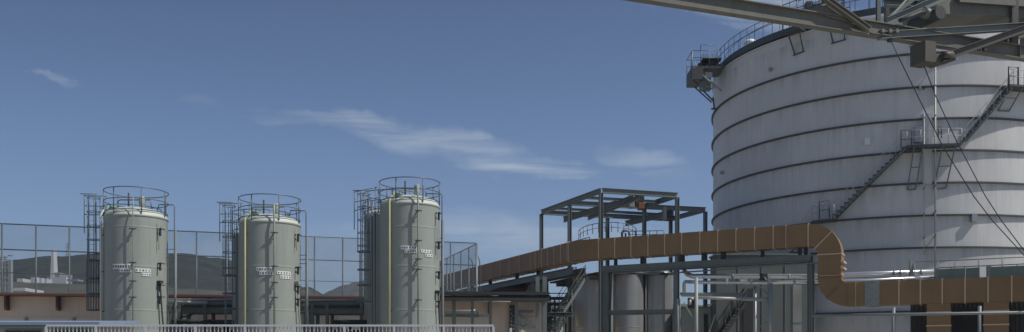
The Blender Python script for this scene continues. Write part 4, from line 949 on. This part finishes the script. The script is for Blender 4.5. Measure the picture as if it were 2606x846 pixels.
t = thing('pipe_barrier', P(2070, 805, 47), 'single grey pipe barrier with posts crossing in front of the dark shed at lower right', 'barrier')
zb2 = EYE+(HY-804)/FX*47
def R_(px): 
    Z = 47-(px-2070)/536*2.8; return Vector(((px-HX)/FX*Z, Z, zb2))
MB().tube([R_(2066), R_(2760)], .075, 12).build('rail', 'steelmid', t)
for px in (2274, 2493, 2700): p = R_(px); MB().tube([(p.x, p.y, 0), (p.x, p.y, p.z+.36)], .09, 12).build('post', 'steelmid', t)
t = thing('shaded_shed', (28, 62, 0), 'shed beneath the lower brown duct at the bottom right, its dark wall standing in for interior shadow', 'shed')
dn = Vector((.465, .885, 0)); k0 = sB(2312); k1 = sB(2800); b0 = Vector((KB.x, KB.y, 0))+dn*1.6
a, b = b0+DB*k0, b0+DB*k1; hz = zL-DH/2+.1
MB().quadbox([a, b, b+dn*3, a+dn*3, a+upv*hz, b+upv*hz, b+dn*3+upv*hz, a+dn*3+upv*hz]).build('wall', 'dark', t)  # near-black wall painted as the open shed's shadowed interior
m = MB()
for i in range(40): p = a.lerp(b, (i+.5)/40)-dn*.02; m.bar(p+upv*.1, p+upv*(hz-.1), .05, .05)
m.build('shade_wall_ribs', 'dark', t)

# ------------------------------------------------------------------ overhead crane girder
gd = Vector((10.7, 3.9, 0)).normalized(); gn = Vector((-gd.y, gd.x, 0))
def GP(px, py, off=0):
    s_ = (px-HX)/FX; Z = (366.1+off*11.39)/(10.7-3.9*s_); return Vector((s_*Z, Z, EYE+(HY-py)/FX*Z))
CR = thing('overhead_crane', (24, 43, 0), 'big tan-grey steel crane girder and lattice crossing the top right corner', 'crane')
zg0 = GP(2000, 60).z; zg1 = GP(2000, 21.5).z
def gz(px, z, off=0): p = GP(px, 100, off); p.z = z; return p
gA_, gB_ = gz(1500, (zg0+zg1)/2), gz(2760, (zg0+zg1)/2)
mg = MB().hbeam(gA_, gB_, .38, zg1-zg0, .045).build('main_girder', 'crane', CR)
m = MB(); L = (gB_-gA_).length
for k in (1, 9, 10, 11): 
    p = gA_+gd*(L*k/12); 
    for s_ in (1, -1): m.bar(p-upv*((zg1-zg0)/2-.05)-gn*s_*.13, p+upv*((zg1-zg0)/2-.05)-gn*s_*.13, .16, .02, gd)
m.build('web_stiffener', 'crane', mg)
if 0: mg2 = MB().hbeam(gz(2180, zg0+.45, 3.2), gz(2800, zg0+.45, 3.2), .4, .6, .04).build('rear_girder', 'crane', CR)
# bolted splice
m = MB(); p = gz(2232, (zg0+zg1)/2); m.bar(p-gd*.55-gn*.05, p+gd*.55-gn*.05, .05, zg1-zg0-.12); m.bar(p-gd*.55-gn*.12-upv*((zg1-zg0)/2-.07), p+gd*.6-gn*.12-upv*((zg1-zg0)/2-.07), .26, .04); m.build('splice_plate', 'crane', CR)
for px in (2236, 2255, 2272): q = GP(px, 84)-gn*.10; MB().tube([q-gn*.2, q+gn*.02], .09, 10).build('splice_bolt', 'crane', CR)
def mem(name, p, q, w_, hh, mt='crane', offp=0, offq=0): return MB().hbeam(GP(*p, offp), GP(*q, offq), w_, hh, .03).build(name, mt, CR)
def memb(name, p, q, w_, hh, mt='crane', offp=0, offq=0): return MB().bar(GP(*p, offp), GP(*q, offq), w_, hh).build(name, mt, CR)
mem('diagonal', (2212, 76), (2075, -22), .24, .22, offp=-.3, offq=-.3)
MB().prism([GP(2208, 72, -.1), GP(2110, 44, -.1), GP(2056, 27, -.1), GP(2108, 15, -.1), GP(2150, 38, -.1)], gn*.04).build('gusset', 'crane', CR)
memb('diagonal', (2056, 27), (2118, 6), .12, .09)
mem('post', (2235, 80), (2235, -40), .16, .2, 'steel', .2, .2)
memb('post', (2257, 60), (2257, 20), .18, .22, 'craneb', .3, .3)
mem('diagonal', (2256, 56), (2420, -14), .3, .36, 'steel', 0, 0)
memb('diagonal', (2262, 48), (2312, -6), .06, .08, 'lightsteel', .2, .2)
memb('diagonal', (2262, 44), (2340, -12), .14, .16, 'crane', .8, .8)
mem('cross_member', (2236, 92), (2700, 62), .3, .32, 'steel', -.1, -.1)
mem('diagonal', (2392, 150), (2690, 44), .3, .34, 'craneb', -.5, -.5)
mem('diagonal', (2470, 128), (2640, 76), .24, .34, 'crane', .6, .6)
mem('top_chord', (2250, 8), (2760, 30), .3, .3, 'steel', 2.0, 2.0)
memb('post', (2580, 140), (2580, -20), .3, .3, 'crane', .3, .3)
memb('post', (2604, 150), (2604, -20), .2, .3, 'steel', 1.2, 1.2)
# machinery deck and winch
MB().prism([GP(2368, 20, .4), GP(2376, 34, .4), GP(2440, 37, .4), GP(2520, 35, .4), GP(2560, 44, .4), GP(2740, 52, .4), GP(2740, -30, .4), GP(2400, -30, .4)], gn*1.8).build('machinery_deck', 'crane', CR)
MB().bar(GP(2440, -8, .2), GP(2740, 14, .2), .1, .5).build('deck_fascia', 'crane', CR)
m = MB(); a = GP(2372, 42, 0); m.tube([a-gn*.5, a+gn*1.2], .30, 24); m.build('sheave', 'darksteel', CR)
m = MB(); m.tube([a-gd*.55-upv*-.12, a-gd*.1-upv*-.05], .24, 20); m.build('winch_motor', 'steel', CR)
m = MB(); m.bar(GP(2292, 52, -.2), GP(2352, 26, -.2), .22, .18); m.tube([GP(2290, 54, -.3), GP(2345, 30, -.3)], .07, 8); m.build('drive_shaft', 'darksteel', CR)
# hanging bracket box
pb = GP(2355, 108, -.5); pe = GP(2432, 108, -.5); zt_ = pb.z+.1; zb_ = GP(2390, 164, -.5).z
bx = MB()
lo = zt_-(zt_-zb_)*.93
bx.quadbox([Vector((pb.x, pb.y, lo)), Vector((pb.x+.62*gd.x, pb.y+.62*gd.y, lo)), Vector((pb.x+.62*gd.x, pb.y+.62*gd.y, lo))+gn*.9, Vector((pb.x, pb.y, lo))+gn*.9,
            Vector((pb.x, pb.y, zt_)), Vector((pb.x+.62*gd.x, pb.y+.62*gd.y, zt_)), Vector((pb.x+.62*gd.x, pb.y+.62*gd.y, zt_))+gn*.9, Vector((pb.x, pb.y, zt_))+gn*.9])
p2 = pb+gd*.62
bx.prism([Vector((p2.x, p2.y, lo)), p2+gd*.28+upv*(zb_-p2.z), Vector((pe.x, pe.y, lo+.22)), Vector((pe.x, pe.y, lo+.65)), p2+gd*.35+upv*(lo+.38-p2.z), Vector((p2.x, p2.y, lo+.32))], gn*.6)
bx.build('bracket_box', 'craneb', CR)
m = MB(); q = GP(2404, 142, -.6); m.tube([q-gd*.12, q+gd*.42+upv*.08], .16, 16); m.build('hook_sheave', 'craneb', CR)
m = MB(); q = GP(2265, 101, -.1); m.box(q.x-.1, q.x+.1, q.y-.1, q.y+.1, q.z-.1, q.z+.12); m.build('rope_anchor', 'darksteel', CR)
# off-frame tower that carries the girder
base = gz(2770, 0)
for s_ in (-1.2, 1.2):
    for d in (0, 2.2): MB().hbeam(base+gn*s_+gd*d, base+gn*s_+gd*d+upv*(zg0), .35, .35).build('leg', 'crane', CR)
for (k, pts, y_, lb) in ((0, [(2268, 104), (2290, 152), (2338, 250), (2401, 376), (2478, 500), (2524, 560), (2606, 650), (2740, 780)], 40, 'left hand wire rope slanting down from the crane girder across the grey tank'),
                     (1, [(2334, 112), (2345, 150), (2380, 242), (2434, 359), (2508, 500), (2547, 560), (2606, 638), (2745, 800)], 40.5, 'right hand wire rope slanting down from the crane girder across the grey tank')):
    o = MB().tube([GP(px, py, -.15+k*.25) for px, py in pts], .024, 6).build('wire_rope', 'wire'); tag(o, lb, 'wire rope')

# ------------------------------------------------------------------ haze
o = MB().box(-2600, 2600, -320, 3050, -2, 400).build('haze', 'ground'); o['kind'] = 'stuff'
hm = bpy.data.materials.new('thin_haze'); hm.use_nodes = True; t = hm.node_tree; t.nodes.clear()
v = t.nodes.new('ShaderNodeVolumePrincipled'); v.inputs['Color'].default_value = (.62, .78, .98, 1); v.inputs['Density'].default_value = .00017; v.inputs['Anisotropy'].default_value = .2
mo = t.nodes.new('ShaderNodeOutputMaterial'); t.links.new(v.outputs[0], mo.inputs['Volume']); o.data.materials.clear(); o.data.materials.append(hm)
